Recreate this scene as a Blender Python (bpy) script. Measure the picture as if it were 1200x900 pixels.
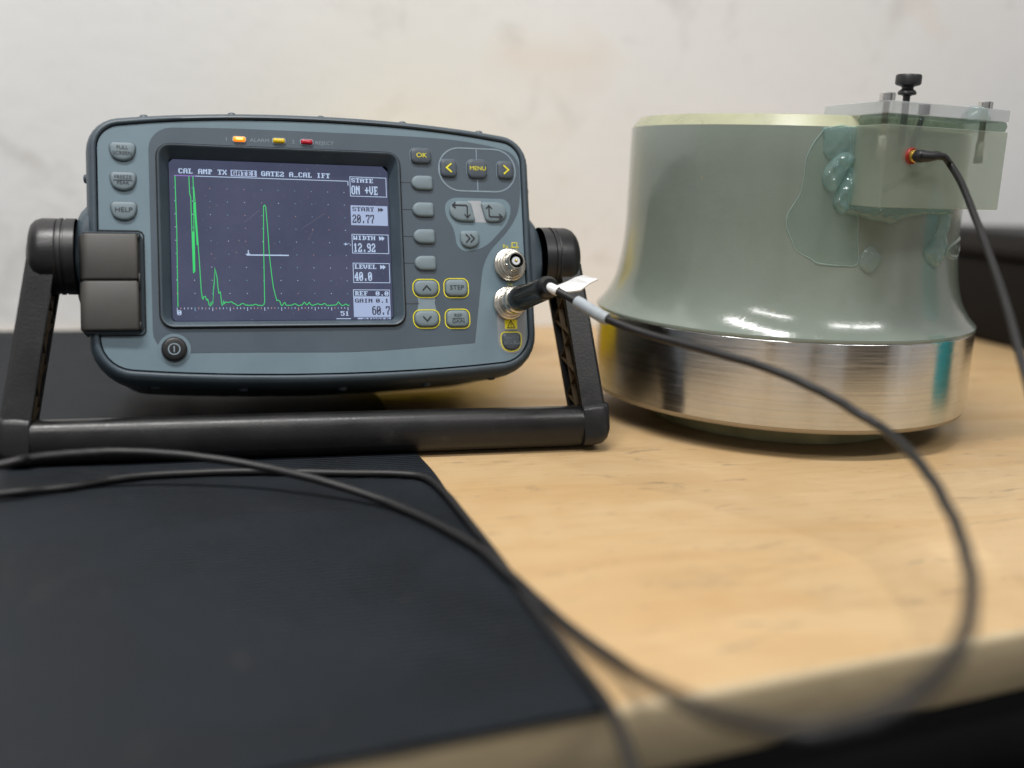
import bpy, bmesh, math, random
from math import sin, cos, pi, radians, sqrt, hypot, atan2
from mathutils import Vector, Matrix

# ------------------------------------------------------------------ scene, camera, light, exposure
scene = bpy.context.scene
for o in list(bpy.data.objects):
    bpy.data.objects.remove(o)
COL = scene.collection
random.seed(4)

CAM_H = 0.16114
cam_d = bpy.data.cameras.new('camera')
cam = bpy.data.objects.new('camera', cam_d)
COL.objects.link(cam)
cam_d.sensor_width = 36.0
cam_d.lens = 34.98
cam_d.clip_start = 0.02
cam_d.clip_end = 60
cam.matrix_world = Matrix(((0.99929197, -0.03762402, 0.0, 0.0),
                           (0.0080237 + 0, 0.2131091, -0.97699546, 0.0),
                           (0.03675849, 0.97630371, 0.2132601, CAM_H),
                           (0, 0, 0, 1)))
cam_d.dof.use_dof = True
cam_d.dof.focus_distance = 0.565
cam_d.dof.aperture_fstop = 2.9
cam_d.dof.aperture_blades = 9
scene.camera = cam

world = bpy.data.worlds.new('World')
scene.world = world
world.use_nodes = True
bg = world.node_tree.nodes['Background']
bg.inputs[0].default_value = (0.98, 0.99, 1.0, 1)
bg.inputs[1].default_value = 0.36


def area_lamp(name, loc, sx, sy, power, color):
    d = bpy.data.lights.new(name, 'AREA')
    d.shape = 'RECTANGLE'
    d.size = sx
    d.size_y = sy
    d.energy = power
    d.color = color
    o = bpy.data.objects.new(name, d)
    COL.objects.link(o)
    o.location = loc
    o.rotation_euler = (0, 0, radians(17.6))
    return o


WARM = (1.0, 0.986, 0.966)
area_lamp('ceiling_lamp', (-0.40, 0.0, 2.0), 1.2, 0.16, 46, WARM)
area_lamp('ceiling_lamp', (-0.55, -1.15, 2.0), 1.2, 0.16, 22, WARM)
area_lamp('ceiling_lamp', (1.45, -0.45, 2.0), 1.2, 0.16, 20, WARM)

scene.view_settings.view_transform = 'Standard'
scene.view_settings.look = 'None'
scene.view_settings.exposure = -0.1
scene.view_settings.gamma = 1.0
scene.view_settings.use_curve_mapping = False
scene.render.engine = 'CYCLES'
scene.cycles.use_denoising = True
scene.cycles.max_bounces = 14
scene.cycles.transmission_bounces = 12
scene.cycles.transparent_max_bounces = 12
scene.cycles.caustics_refractive = True
scene.cycles.caustics_reflective = False


# ------------------------------------------------------------------ materials
class NT:
    def __init__(self, name):
        self.m = bpy.data.materials.new(name)
        self.m.use_nodes = True
        self.t = self.m.node_tree
        self.p = self.t.nodes['Principled BSDF']

    def n(self, typ, **kw):
        nd = self.t.nodes.new(typ)
        for k, v in kw.items():
            if hasattr(nd, k):
                setattr(nd, k, v)
            else:
                nd.inputs[k].default_value = v
        return nd

    def l(self, a, b):
        self.t.links.new(a, b)

    def coord(self, scale=(1, 1, 1), rot=(0, 0, 0), which='Object'):
        tc = self.n('ShaderNodeTexCoord')
        mp = self.n('ShaderNodeMapping')
        mp.inputs['Scale'].default_value = scale
        mp.inputs['Rotation'].default_value = rot
        self.l(tc.outputs[which], mp.inputs['Vector'])
        return mp.outputs['Vector']

    def noise(self, vec, scale, detail=4, rough=0.55, dist=0.0):
        nd = self.n('ShaderNodeTexNoise')
        nd.inputs['Scale'].default_value = scale
        nd.inputs['Detail'].default_value = detail
        nd.inputs['Roughness'].default_value = rough
        nd.inputs['Distortion'].default_value = dist
        self.l(vec, nd.inputs['Vector'])
        return nd.outputs['Fac']

    def ramp(self, fac, stops, interp='LINEAR'):
        r = self.n('ShaderNodeValToRGB')
        e = r.color_ramp.elements
        r.color_ramp.interpolation = interp
        while len(e) > 1:
            e.remove(e[-1])
        e[0].position = stops[0][0]
        e[0].color = (*stops[0][1], 1) if len(stops[0][1]) == 3 else stops[0][1]
        for pos, c in stops[1:]:
            k = e.new(pos)
            k.color = (*c, 1)
        self.l(fac, r.inputs['Fac'])
        return r.outputs['Color']

    def mix(self, fac, a, b, mode='MIX'):
        m = self.n('ShaderNodeMix', data_type='RGBA', blend_type=mode)
        for sock, v in ((m.inputs['Factor'], fac), (m.inputs[6], a), (m.inputs[7], b)):
            if hasattr(v, 'is_linked'):
                self.l(v, sock)
            elif isinstance(v, (int, float)):
                sock.default_value = v
            else:
                sock.default_value = (*v, 1)
        return m.outputs[2]

    def mapr(self, val, a, b, c, d):
        m = self.n('ShaderNodeMapRange')
        m.inputs[1].default_value = a
        m.inputs[2].default_value = b
        m.inputs[3].default_value = c
        m.inputs[4].default_value = d
        self.l(val, m.inputs[0])
        return m.outputs[0]

    def math(self, op, a, b):
        m = self.n('ShaderNodeMath', operation=op)
        for s, v in ((m.inputs[0], a), (m.inputs[1], b)):
            if hasattr(v, 'is_linked'):
                self.l(v, s)
            else:
                s.default_value = v
        return m.outputs[0]

    def bump(self, h, strength, dist, normal=None):
        b = self.n('ShaderNodeBump')
        b.inputs['Strength'].default_value = strength
        b.inputs['Distance'].default_value = dist
        self.l(h, b.inputs['Height'])
        if normal is not None:
            self.l(normal, b.inputs['Normal'])
        return b.outputs['Normal']

    def set(self, **kw):
        for k, v in kw.items():
            k = k.replace('_', ' ')
            s = self.p.inputs[k]
            if hasattr(v, 'is_linked'):
                self.l(v, s)
            elif isinstance(v, tuple) and len(v) == 3:
                s.default_value = (*v, 1)
            else:
                s.default_value = v
        return self


def plastic(name, col, rough=0.45, grain=900, bump=0.12, vary=0.12, spec=0.5, dirt=None):
    M = NT(name)
    v = M.coord()
    n1 = M.noise(v, 45, 5)
    dark = tuple(c * (1 - vary) for c in col)
    lite = tuple(min(1, c * (1 + vary)) for c in col)
    c = M.ramp(n1, [(0.3, dark), (0.7, lite)])
    if dirt:
        n3 = M.noise(v, 70, 8, 0.7, 0.6)
        c = M.mix(M.mapr(n3, 0.60, 0.74, 0, 0.55), c, dirt)
    n2 = M.noise(v, grain, 2)
    r = M.mapr(n1, 0.3, 0.7, rough - 0.06, rough + 0.07)
    M.set(Base_Color=c, Roughness=r, Normal=M.bump(n2, bump, 0.0003), Specular_IOR_Level=spec)
    return M.m


def flat(name, col, rough=0.5, emit=0.0, metal=0.0, emcol=None):
    M = NT(name)
    v = M.coord()
    n1 = M.noise(v, 120, 3)
    c = M.ramp(n1, [(0.3, tuple(x * 0.93 for x in col)), (0.7, tuple(min(1, x * 1.06) for x in col))])
    M.set(Base_Color=c, Roughness=rough, Metallic=metal)
    if emit:
        M.set(Emission_Color=emcol or col, Emission_Strength=emit)
    return M.m


def mk_wood(name, base, dark, edge=False):
    M = NT(name)
    v = M.coord(scale=(1.6, 7.0, 7.0))
    big = M.noise(v, 2.6, 3, 0.5, 1.2)
    fig = M.noise(M.coord(scale=(2.2, 5.5, 5.5)), 1.9, 2, 0.45, 0.5)
    w = M.n('ShaderNodeTexWave', wave_type='RINGS', rings_direction='SPHERICAL')
    w.inputs['Scale'].default_value = 1.0
    rv = M.n('ShaderNodeCombineXYZ')
    M.l(M.math('MULTIPLY', fig, 5.0), rv.inputs['X'])
    M.l(rv.outputs[0], w.inputs['Vector'])
    c = M.mix(M.mapr(w.outputs['Fac'], 0.25, 1, 0, 0.16), base, dark)
    c = M.mix(M.mapr(big, 0.40, 0.66, 0, 0.55), c, dark)
    pale = M.noise(M.coord(scale=(1.1, 3.0, 3.0)), 3.1, 4, 0.55, 0.8)
    c = M.mix(M.mapr(pale, 0.50, 0.70, 0, 0.30), c, tuple(min(1, x * 1.22 + 0.03) for x in base))
    fv = M.coord(scale=(14, 420, 420))
    fine = M.noise(fv, 1.0, 3, 0.6)
    c = M.mix(M.mapr(fine, 0.40, 0.80, 0, 0.18), c, tuple(x * 0.62 for x in dark))
    # scuffs and pencil-grey scratches
    sv = M.coord(scale=(9, 34, 34), rot=(0, 0, 0.25))
    s = M.noise(sv, 3.0, 8, 0.72, 0.7)
    c = M.mix(M.mapr(s, 0.575, 0.72, 0, 0.65), c, (0.12, 0.10, 0.08))
    po = M.noise(M.coord(scale=(60, 900, 900)), 1.0, 2, 0.5)
    c = M.mix(M.mapr(po, 0.66, 0.74, 0, 0.40), c, tuple(x * 0.45 for x in dark))
    sc = M.noise(M.coord(scale=(22, 160, 160), rot=(0, 0, -0.6)), 1.0, 5, 0.7, 0.6)
    c = M.mix(M.mapr(sc, 0.68, 0.74, 0, 0.45), c, (0.14, 0.11, 0.08))
    st = M.noise(M.coord(scale=(5, 7, 7)), 1.4, 6, 0.65, 0.4)
    c = M.mix(M.mapr(st, 0.60, 0.76, 0, 0.30), c, (0.20, 0.15, 0.10))
    M.set(Base_Color=c, Roughness=M.mapr(big, 0.3, 0.7, 0.36, 0.52),
          Normal=M.bump(fine, 0.12, 0.0004), Specular_IOR_Level=0.4)
    return M.m


def mk_wall():
    M = NT('plaster_paint')
    v = M.coord()
    n = M.noise(v, 2.2, 6, 0.6, 0.3)
    c = M.ramp(n, [(0.3, (0.755, 0.752, 0.742)), (0.7, (0.84, 0.838, 0.83))])
    s = M.noise(M.coord(scale=(1, 1, 1.1)), 6.5, 7, 0.62, 0.5)
    c = M.mix(M.mapr(s, 0.585, 0.72, 0, 0.40), c, (0.40, 0.36, 0.31))
    s2 = M.noise(M.coord(scale=(1.7, 1, 1.0)), 13, 5, 0.6, 1.0)
    c = M.mix(M.mapr(s2, 0.62, 0.80, 0, 0.22), c, (0.35, 0.33, 0.30))
    s3 = M.noise(M.coord(), 4.2, 3, 0.5, 0.3)
    c = M.mix(M.mapr(s3, 0.63, 0.74, 0, 0.30), c, (0.72, 0.52, 0.34))
    h = M.noise(v, 60, 6, 0.6)
    M.set(Base_Color=c, Roughness=0.75, Normal=M.bump(h, 0.25, 0.002))
    return M.m


def mk_rubber():
    M = NT('ribbed_rubber')
    v = M.coord()
    w = M.n('ShaderNodeTexWave', wave_type='BANDS', bands_direction='Y')
    w.inputs['Scale'].default_value = 95.0
    w.inputs['Distortion'].default_value = 0.6
    M.l(v, w.inputs['Vector'])
    n = M.noise(v, 9, 6, 0.62, 0.4)
    c = M.ramp(n, [(0.3, (0.0035, 0.005, 0.007)), (0.74, (0.014, 0.0185, 0.0245))])
    d = M.noise(v, 26, 6, 0.7, 0.5)
    c = M.mix(M.mapr(d, 0.60, 0.74, 0, 0.30), c, (0.055, 0.045, 0.040))
    lint = M.noise(M.coord(scale=(1, 1, 1)), 420, 2, 0.5)
    c = M.mix(M.mapr(lint, 0.70, 0.78, 0, 0.25), c, (0.16, 0.16, 0.16))
    b = M.bump(w.outputs['Fac'], 0.85, 0.0010)
    M.set(Base_Color=c, Roughness=M.mapr(n, 0.3, 0.7, 0.42, 0.62),
          Normal=M.bump(n, 0.3, 0.004, b), Specular_IOR_Level=0.16)
    return M.m


def mk_coat():
    M = NT('sage_gloss_paint')
    v = M.coord()
    n = M.noise(v, 14, 6, 0.6, 0.3)
    c = M.ramp(n, [(0.3, (0.168, 0.198, 0.166)), (0.7, (0.204, 0.238, 0.204))])
    s = M.noise(v, 260, 2, 0.5)
    c = M.mix(M.mapr(s, 0.75, 0.8, 0, 0.6), c, (0.36, 0.28, 0.07))
    sm = M.noise(M.coord(scale=(1, 1, 0.6)), 26, 6, 0.65, 0.8)
    c = M.mix(M.mapr(sm, 0.55, 0.72, 0, 0.22), c, (0.15, 0.165, 0.135))
    ch = M.noise(M.coord(), 95, 7, 0.75, 0.4)
    c = M.mix(M.mapr(ch, 0.72, 0.76, 0, 0.5), c, (0.30, 0.33, 0.29))
    op = M.noise(M.coord(), 300, 4, 0.65)
    M.set(Base_Color=c, Roughness=M.mapr(n, 0.3, 0.7, 0.11, 0.19),
          Normal=M.bump(op, 0.085, 0.0012), Specular_IOR_Level=0.5)
    M.p.inputs['Coat Weight'].default_value = 0.25
    M.p.inputs['Coat Roughness'].default_value = 0.08
    return M.m


def mk_metal_band():
    M = NT('turned_aluminium')
    v = M.coord(scale=(1, 1, 1))
    g = M.noise(M.coord(scale=(1.5, 1.5, 1500)), 1.0, 2, 0.6)
    g2 = M.noise(M.coord(scale=(40, 40, 700)), 1.0, 4, 0.6, 0.3)
    n = M.noise(v, 22, 5, 0.6)
    c = M.ramp(n, [(0.3, (0.61, 0.63, 0.645)), (0.7, (0.74, 0.765, 0.78))])
    ln = M.noise(M.coord(scale=(2.0, 2.0, 900)), 1.0, 3, 0.65)
    c = M.mix(M.mapr(ln, 0.45, 0.72, 0, 0.35), c, (0.46, 0.455, 0.45))
    dg = M.noise(M.coord(scale=(220, 220, 420)), 1.0, 3, 0.7, 1.2)
    c = M.mix(M.mapr(dg, 0.58, 0.72, 0, 0.22), c, (0.40, 0.39, 0.37))
    tg = M.n('ShaderNodeTangent', direction_type='RADIAL', axis='Z')
    M.set(Base_Color=c, Metallic=1.0, Roughness=M.mapr(g2, 0.3, 0.7, 0.16, 0.26),
          Normal=M.bump(ln, 0.10, 0.0003))
    M.p.inputs['Anisotropic'].default_value = 0.8
    M.p.inputs['Anisotropic Rotation'].default_value = 0.25
    M.l(tg.outputs[0], M.p.inputs['Tangent'])
    return M.m


def mk_clear(name, tint, gloss_rough, ior, refr=0.3, haze=0.06, hazecol=(0.5, 0.6, 0.55), bumpn=0.0, bscale=55, edge=0.0):
    """clear body: light passes straight through or refracted, with a fresnel gloss and a little milkiness"""
    M = NT(name)
    t = M.t
    out = t.nodes['Material Output']
    t.nodes.remove(M.p)
    tr = M.n('ShaderNodeBsdfTransparent')
    tr.inputs['Color'].default_value = (*tint, 1)
    rf = M.n('ShaderNodeBsdfRefraction')
    rf.inputs['Color'].default_value = (*tint, 1)
    rf.inputs['Roughness'].default_value = gloss_rough
    rf.inputs['IOR'].default_value = ior
    df = M.n('ShaderNodeBsdfTranslucent')
    df.inputs['Color'].default_value = (*hazecol, 1)
    dd = M.n('ShaderNodeBsdfDiffuse')
    dd.inputs['Color'].default_value = (*hazecol, 1)
    gl = M.n('ShaderNodeBsdfGlossy')
    gl.inputs['Roughness'].default_value = gloss_rough
    lf = M.n('ShaderNodeLayerWeight')
    lf.inputs['Blend'].default_value = 0.5
    f0 = ((ior - 1) / (ior + 1)) ** 2
    frv = M.math('ADD', M.math('MULTIPLY', M.math('POWER', lf.outputs['Facing'], 5.0), 0.85), f0)
    if bumpn:
        nrm = M.bump(M.noise(M.coord(), bscale, 4, 0.6), bumpn, 0.003)
        for nd in (rf, gl, dd, lf):
            M.l(nrm, nd.inputs['Normal'])

    def mx(f, a, b):
        m = M.n('ShaderNodeMixShader')
        if hasattr(f, 'is_linked'):
            M.l(f, m.inputs[0])
        else:
            m.inputs[0].default_value = f
        M.l(a.outputs[0], m.inputs[1])
        M.l(b.outputs[0], m.inputs[2])
        return m
    body = mx(refr, tr, rf)
    milk = mx(0.5, df, dd)
    lw = M.n('ShaderNodeLayerWeight')
    lw.inputs['Blend'].default_value = 0.35
    body = mx(M.mapr(lw.outputs['Facing'], 0.0, 1.0, haze, min(0.95, haze + edge)), body, milk)
    fin = mx(frv, body, gl)
    M.l(fin.outputs[0], out.inputs['Surface'])
    return M.m


def metal(name, col, rough, grain=300):
    M = NT(name)
    n = M.noise(M.coord(), grain, 4)
    c = M.ramp(n, [(0.3, tuple(x * 0.8 for x in col)), (0.7, col)])
    M.set(Base_Color=c, Metallic=1.0, Roughness=M.mapr(n, 0.3, 0.7, rough * 0.8, rough * 1.25))
    return M.m


def mk_lcd():
    M = NT('lcd_glass')
    v = M.coord()
    n = M.noise(v, 26, 6, 0.65, 0.3)
    c = M.ramp(n, [(0.3, (0.036, 0.046, 0.106)), (0.72, (0.060, 0.070, 0.136))])
    sp = M.noise(v, 700, 2)
    c2 = M.mix(M.mapr(sp, 0.71, 0.78, 0, 0.5), c, (0.30, 0.27, 0.24))
    M.set(Base_Color=(0.02, 0.02, 0.025), Roughness=0.28, Emission_Color=c2, Emission_Strength=0.85)
    return M.m


M_RIM = plastic('slate_bumper', (0.055, 0.077, 0.095), 0.42, dirt=(0.12, 0.14, 0.15))
M_PANEL = plastic('blue_grey_panel', (0.148, 0.212, 0.252), 0.50, grain=1500, bump=0.08, vary=0.05)
M_OVER = plastic('dark_keypad_film', (0.066, 0.090, 0.114), 0.50, grain=1500, bump=0.08, vary=0.05)
M_KEY = plastic('grey_key_rubber', (0.165, 0.215, 0.240), 0.55, vary=0.06)
M_KEYD = plastic('dark_key_rubber', (0.060, 0.076, 0.094), 0.5, vary=0.06)
M_BLACKP = plastic('black_handle_plastic', (0.008, 0.0078, 0.008), 0.36, grain=700, bump=0.3, vary=0.2, spec=0.5, dirt=(0.035, 0.033, 0.033))
M_BLACK = plastic('black_plastic', (0.012, 0.012, 0.013), 0.40)
M_LATCH = plastic('taupe_latch_plastic', (0.066, 0.062, 0.057), 0.58, dirt=(0.16, 0.15, 0.14))
M_GAP = flat('dark_gap', (0.006, 0.007, 0.008), 0.8)
M_RIB = plastic('brown_rib_edge', (0.060, 0.040, 0.020), 0.45)
M_INKD = flat('dark_ink', (0.018, 0.022, 0.028), 0.6)
M_INKG = flat('grey_ink', (0.20, 0.25, 0.28), 0.6)
M_INKL = flat('pale_line_ink', (0.24, 0.31, 0.36), 0.6)
M_YEL = flat('yellow_ink', (0.78, 0.70, 0.02), 0.5)
M_BLUE = flat('link_film', (0.190, 0.250, 0.285), 0.5)
M_WHITEF = flat('pale_grey_film', (0.36, 0.38, 0.40), 0.5)
M_LCD = mk_lcd()
M_PXW = flat('pixel_white', (0.02, 0.02, 0.02), 0.4, emit=0.80, emcol=(0.56, 0.72, 0.98))
M_PXB = flat('pixel_panel', (0.02, 0.02, 0.02), 0.4, emit=0.72, emcol=(0.50, 0.62, 0.92))
M_PXD = flat('pixel_dark', (0.02, 0.02, 0.03), 0.4, emit=0.10, emcol=(0.2, 0.25, 0.5))
M_PXG = flat('pixel_green', (0.02, 0.02, 0.02), 0.4, emit=0.85, emcol=(0.03, 0.80, 0.18))
M_PXS = flat('pixel_pink', (0.02, 0.02, 0.02), 0.4, emit=0.6, emcol=(0.85, 0.45, 0.45))
M_PXC = flat('pixel_cyan', (0.02, 0.02, 0.02), 0.4, emit=0.6, emcol=(0.25, 0.65, 0.95))
M_LEDON = flat('lit_orange_lens', (0.8, 0.3, 0.02), 0.3, emit=1.2, emcol=(1.0, 0.22, 0.008))
M_LEDHOT = flat('lit_led_core', (1.0, 0.8, 0.4), 0.3, emit=1.6, emcol=(1.0, 0.60, 0.07))
M_LEDY = flat('yellow_lens', (0.75, 0.50, 0.01), 0.3)
M_LEDR = flat('red_lens', (0.45, 0.010, 0.03), 0.3)
M_NICKEL = metal('nickel', (0.70, 0.66, 0.58), 0.26)
M_STEEL = metal('bright_steel', (0.74, 0.72, 0.69), 0.22)
M_BRASS = metal('brass', (0.62, 0.44, 0.20), 0.30)
M_GOLD = metal('gold_pin', (0.85, 0.55, 0.12), 0.25)
M_PTFE = flat('white_ptfe', (0.66, 0.70, 0.72), 0.5)
M_WOOD = mk_wood('plywood_top', (0.535, 0.375, 0.200), (0.43, 0.255, 0.105))
M_EDGE = mk_wood('plywood_edge', (0.53, 0.425, 0.27), (0.43, 0.325, 0.185))
M_WALL = mk_wall()
M_RUB = mk_rubber()
M_COAT = mk_coat()
M_RIMY = plastic('pale_rim_paint', (0.36, 0.365, 0.235), 0.3, vary=0.12, dirt=(0.30, 0.24, 0.10))
M_FOOTP = plastic('olive_foot_paint', (0.36, 0.36, 0.21), 0.35, vary=0.25)
M_BAND = mk_metal_band()
M_LIPM = metal('tan_machined_lip', (0.42, 0.39, 0.34), 0.45, 900)
M_ACRYL = mk_clear('clear_acrylic', (0.965, 0.99, 0.97), 0.03, 1.52, 0.12, 0.42, (0.60, 0.68, 0.56), 0.05, 30)
M_PLATE = mk_clear('clear_plate', (0.95, 0.96, 0.965), 0.08, 1.55, 0.10, 0.46, (0.74, 0.77, 0.80))
M_GEL = mk_clear('couplant_gel', (0.88, 0.985, 0.98), 0.035, 1.60, 0.22, 0.17, (0.66, 0.90, 0.89), 0.5, 130, 0.16)
M_GELC = mk_clear('clear_gel', (0.95, 0.99, 0.985), 0.05, 1.50, 0.25, 0.17, (0.66, 0.80, 0.76), 0.7, 150, 0.2)
M_GELD = mk_clear('green_gel_layer', (0.76, 0.84, 0.78), 0.05, 1.45, 0.20, 0.20, (0.20, 0.29, 0.23), 0.9, 140, 0.1)
M_FILM = mk_clear('thin_gel_film', (0.955, 1.0, 0.985), 0.06, 1.40, 0.0, 0.05, (0.48, 0.68, 0.62), 0.3, 60, 0.0)
M_RIDGE = mk_clear('gel_ridge_highlight', (0.97, 1.0, 0.99), 0.06, 1.55, 0.0, 0.42, (0.66, 0.84, 0.79), 0.2, 60, 0.0)  # paler than the film: the ridge's highlight is put into its colour
M_SLOT = flat('grey_cavity', (0.10, 0.105, 0.10), 0.6)
M_BRONZE = metal('dark_bronze_thread', (0.26, 0.19, 0.11), 0.35)
M_CABLE = plastic('black_cable_jacket', (0.012, 0.0112, 0.0115), 0.45, grain=500, spec=0.4, vary=0.3, dirt=(0.035, 0.032, 0.03))
M_BOOT = plastic('glossy_black_boot', (0.006, 0.006, 0.0065), 0.30, spec=0.5)
M_TAG = flat('white_tag', (0.80, 0.80, 0.80), 0.5)
M_SLEEVE = plastic('grey_sleeve', (0.36, 0.40, 0.43), 0.4, vary=0.3)
M_RED = flat('red_ring', (0.28, 0.018, 0.014), 0.35)
M_CASE = plastic('black_case_plastic', (0.007, 0.006, 0.0055), 0.6, spec=0.15)
M_CASEL = plastic('dark_lid_plastic', (0.013, 0.0125, 0.013), 0.5, spec=0.3)
M_YBOX = plastic('yellow_case_plastic', (0.88, 0.62, 0.01), 0.45)
M_TEAL = plastic('teal_bin_plastic', (0.01, 0.34, 0.42), 0.4)
M_FLOOR = plastic('shade_black_floor', (0.006, 0.006, 0.006), 0.8, spec=0.1)  # darkness beneath the bench is put into the floor's colour
M_SHADESTEEL = plastic('shade_black_steel', (0.004, 0.004, 0.004), 0.7, spec=0.08)  # near-black colour holds the shade under the bench
M_POST = plastic('grey_steel_paint', (0.09, 0.095, 0.10), 0.4)
M_CARD = plastic('brown_card', (0.30, 0.17, 0.07), 0.7)
M_PALE = plastic('pale_bag', (0.42, 0.42, 0.46), 0.5)


# ------------------------------------------------------------------ mesh helpers
def link(name, me, mat, parent=None, smooth=True):
    o = bpy.data.objects.new(name, me)
    COL.objects.link(o)
    if mat is not None and len(me.materials) == 0:
        me.materials.append(mat)
    if parent is not None:
        o.parent = parent
    if smooth:
        for p in me.polygons:
            p.use_smooth = True
    return o


def finish(name, bm, mat, parent=None, smooth=True, sharp=35, T=None):
    if T is not None:
        for v in bm.verts:
            v.co = T(v.co)
    bmesh.ops.remove_doubles(bm, verts=bm.verts, dist=1e-7)
    bmesh.ops.recalc_face_normals(bm, faces=bm.faces)
    me = bpy.data.meshes.new(name)
    if smooth:
        for e in bm.edges:
            if len(e.link_faces) == 2 and e.calc_face_angle(0) > radians(sharp):
                e.smooth = False
    bm.to_mesh(me)
    bm.free()
    return link(name, me, mat, parent, smooth)


def thing(name, label, cat, loc=(0, 0, 0), rot=None, group=None):
    o = bpy.data.objects.new(name, None)
    o.empty_display_size = 0.02
    COL.objects.link(o)
    if rot is not None:
        o.matrix_world = Matrix.Translation(Vector(loc)) @ rot.to_4x4()
    else:
        o.location = loc
    tag(o, label, cat, group)
    return o


def tag(o, label, cat, group=None):
    o['label'] = label
    o['category'] = cat
    if group:
        o['group'] = group
    return o


def loft(bm, rings, closed=True, cap0=True, cap1=True):
    vs = [[bm.verts.new(p) for p in r] for r in rings]
    n = len(rings[0])
    for a, b in zip(vs, vs[1:]):
        for i in range(n if closed else n - 1):
            j = (i + 1) % n
            bm.faces.new((a[i], a[j], b[j], b[i]))
    if cap0:
        bm.faces.new(list(reversed(vs[0])))
    if cap1:
        bm.faces.new(vs[-1])
    return vs


def rpoly(pts, cuts, n=6):
    """polygon with rounded corners; cuts = distance cut off at each corner"""
    out = []
    m = len(pts)
    if isinstance(cuts, (int, float)):
        cuts = [cuts] * m
    for i in range(m):
        p = Vector(pts[i]).to_2d()
        a = Vector(pts[i - 1]).to_2d() - p
        b = Vector(pts[(i + 1) % m]).to_2d() - p
        c = cuts[i]
        if c <= 0:
            out += [p.copy()] * (n + 1)
            continue
        p0 = p + a.normalized() * min(c, a.length * 0.499)
        p3 = p + b.normalized() * min(c, b.length * 0.499)
        c1 = p0.lerp(p, 0.56)
        c2 = p3.lerp(p, 0.56)
        for k in range(n + 1):
            t = k / n
            s = 1 - t
            out.append(p0 * s ** 3 + c1 * 3 * s * s * t + c2 * 3 * s * t * t + p3 * t ** 3)
    return out


def rrect(x0, x1, y0, y1, r, n=5):
    return rpoly([(x0, y0), (x1, y0), (x1, y1), (x0, y1)], r, n)


def inset(poly, d):
    """offset a closed ccw polygon inwards by d (miter)"""
    m = len(poly)
    out = []
    for i in range(m):
        p = poly[i]
        k = 1
        a = poly[i - 1]
        while (p - a).length < 1e-6 and k < m:
            k += 1
            a = poly[i - k]
        k = 1
        b = poly[(i + 1) % m]
        while (b - p).length < 1e-6 and k < m:
            k += 1
            b = poly[(i + k) % m]
        e1 = (p - a).normalized()
        e2 = (b - p).normalized()
        n1 = Vector((-e1.y, e1.x))
        n2 = Vector((-e2.y, e2.x))
        nn = n1 + n2
        if nn.length < 1e-6:
            nn = n1
        nn.normalize()
        out.append(p + nn * (d / max(0.35, nn.dot(n1))))
    return out


def shrink(poly, d):
    """scale a polygon about its middle so that its sides move in by about d"""
    x0, x1 = min(p.x for p in poly), max(p.x for p in poly)
    y0, y1 = min(p.y for p in poly), max(p.y for p in poly)
    cx, cy = (x0 + x1) / 2, (y0 + y1) / 2
    kx, ky = max(0.05, 1 - 2 * d / (x1 - x0)), max(0.05, 1 - 2 * d / (y1 - y0))
    return [Vector((cx + (p.x - cx) * kx, cy + (p.y - cy) * ky)) for p in poly]


def ccw(poly):
    poly = [Vector(p).to_2d() for p in poly]
    a = sum(poly[i - 1].x * poly[i].y - poly[i].x * poly[i - 1].y for i in range(len(poly)))
    return poly if a > 0 else poly[::-1]


def at_z(poly, z):
    return [(p.x, p.y, z) for p in poly]


def tube(bm, pts, r, segs=10, caps=True):
    pts = [Vector(p) for p in pts]
    rad = r if isinstance(r, (list, tuple)) else [r] * len(pts)
    rings = []
    up = Vector((0, 0, 1))
    prev = None
    for i, p in enumerate(pts):
        t = (pts[min(i + 1, len(pts) - 1)] - pts[max(i - 1, 0)]).normalized()
        if prev is None:
            x = t.cross(up)
            if x.length < 1e-3:
                x = t.cross(Vector((1, 0, 0)))
            x.normalize()
        else:
            x = (prev - t * prev.dot(t)).normalized()
        prev = x
        y = t.cross(x)
        rings.append([tuple(p + (x * cos(a) + y * sin(a)) * rad[i]) for a in (2 * pi * k / segs for k in range(segs))])
    loft(bm, rings, True, caps, caps)


def spline(pts, n=10):
    """Catmull-Rom through pts"""
    P = [Vector(p) for p in pts]
    P = [P[0] * 2 - P[1]] + P + [P[-1] * 2 - P[-2]]
    out = []
    for i in range(1, len(P) - 2):
        a, b, c, d = P[i - 1:i + 3]
        for k in range(n):
            t = k / n
            out.append(0.5 * (2 * b + (c - a) * t + (2 * a - 5 * b + 4 * c - d) * t * t + (3 * b - a - 3 * c + d) * t ** 3))
    out.append(P[-2])
    return out


def lathe(bm, prof, origin, axis, segs=48, cap0=True, cap1=True):
    """prof: (radius, along-axis)"""
    axis = Vector(axis).normalized()
    x = axis.cross(Vector((0, 0, 1)))
    if x.length < 1e-3:
        x = Vector((1, 0, 0))
    x.normalize()
    y = axis.cross(x)
    o = Vector(origin)
    rings = [[tuple(o + axis * h + (x * cos(a) + y * sin(a)) * max(r, 1e-5)) for a in (2 * pi * k / segs for k in range(segs))] for r, h in prof]
    loft(bm, rings, True, cap0, cap1)


def box(bm, x0, x1, y0, y1, z0, z1, bevel=0.0, seg=2):
    vs = [bm.verts.new((x, y, z)) for x in (x0, x1) for y in (y0, y1) for z in (z0, z1)]
    q = [(0, 1, 3, 2), (4, 6, 7, 5), (0, 4, 5, 1), (2, 3, 7, 6), (0, 2, 6, 4), (1, 5, 7, 3)]
    fs = [bm.faces.new([vs[i] for i in f]) for f in q]
    if bevel:
        es = set(e for f in fs for e in f.edges)
        bmesh.ops.bevel(bm, geom=list(es), offset=bevel, segments=seg, profile=0.5, affect='EDGES')


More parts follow.
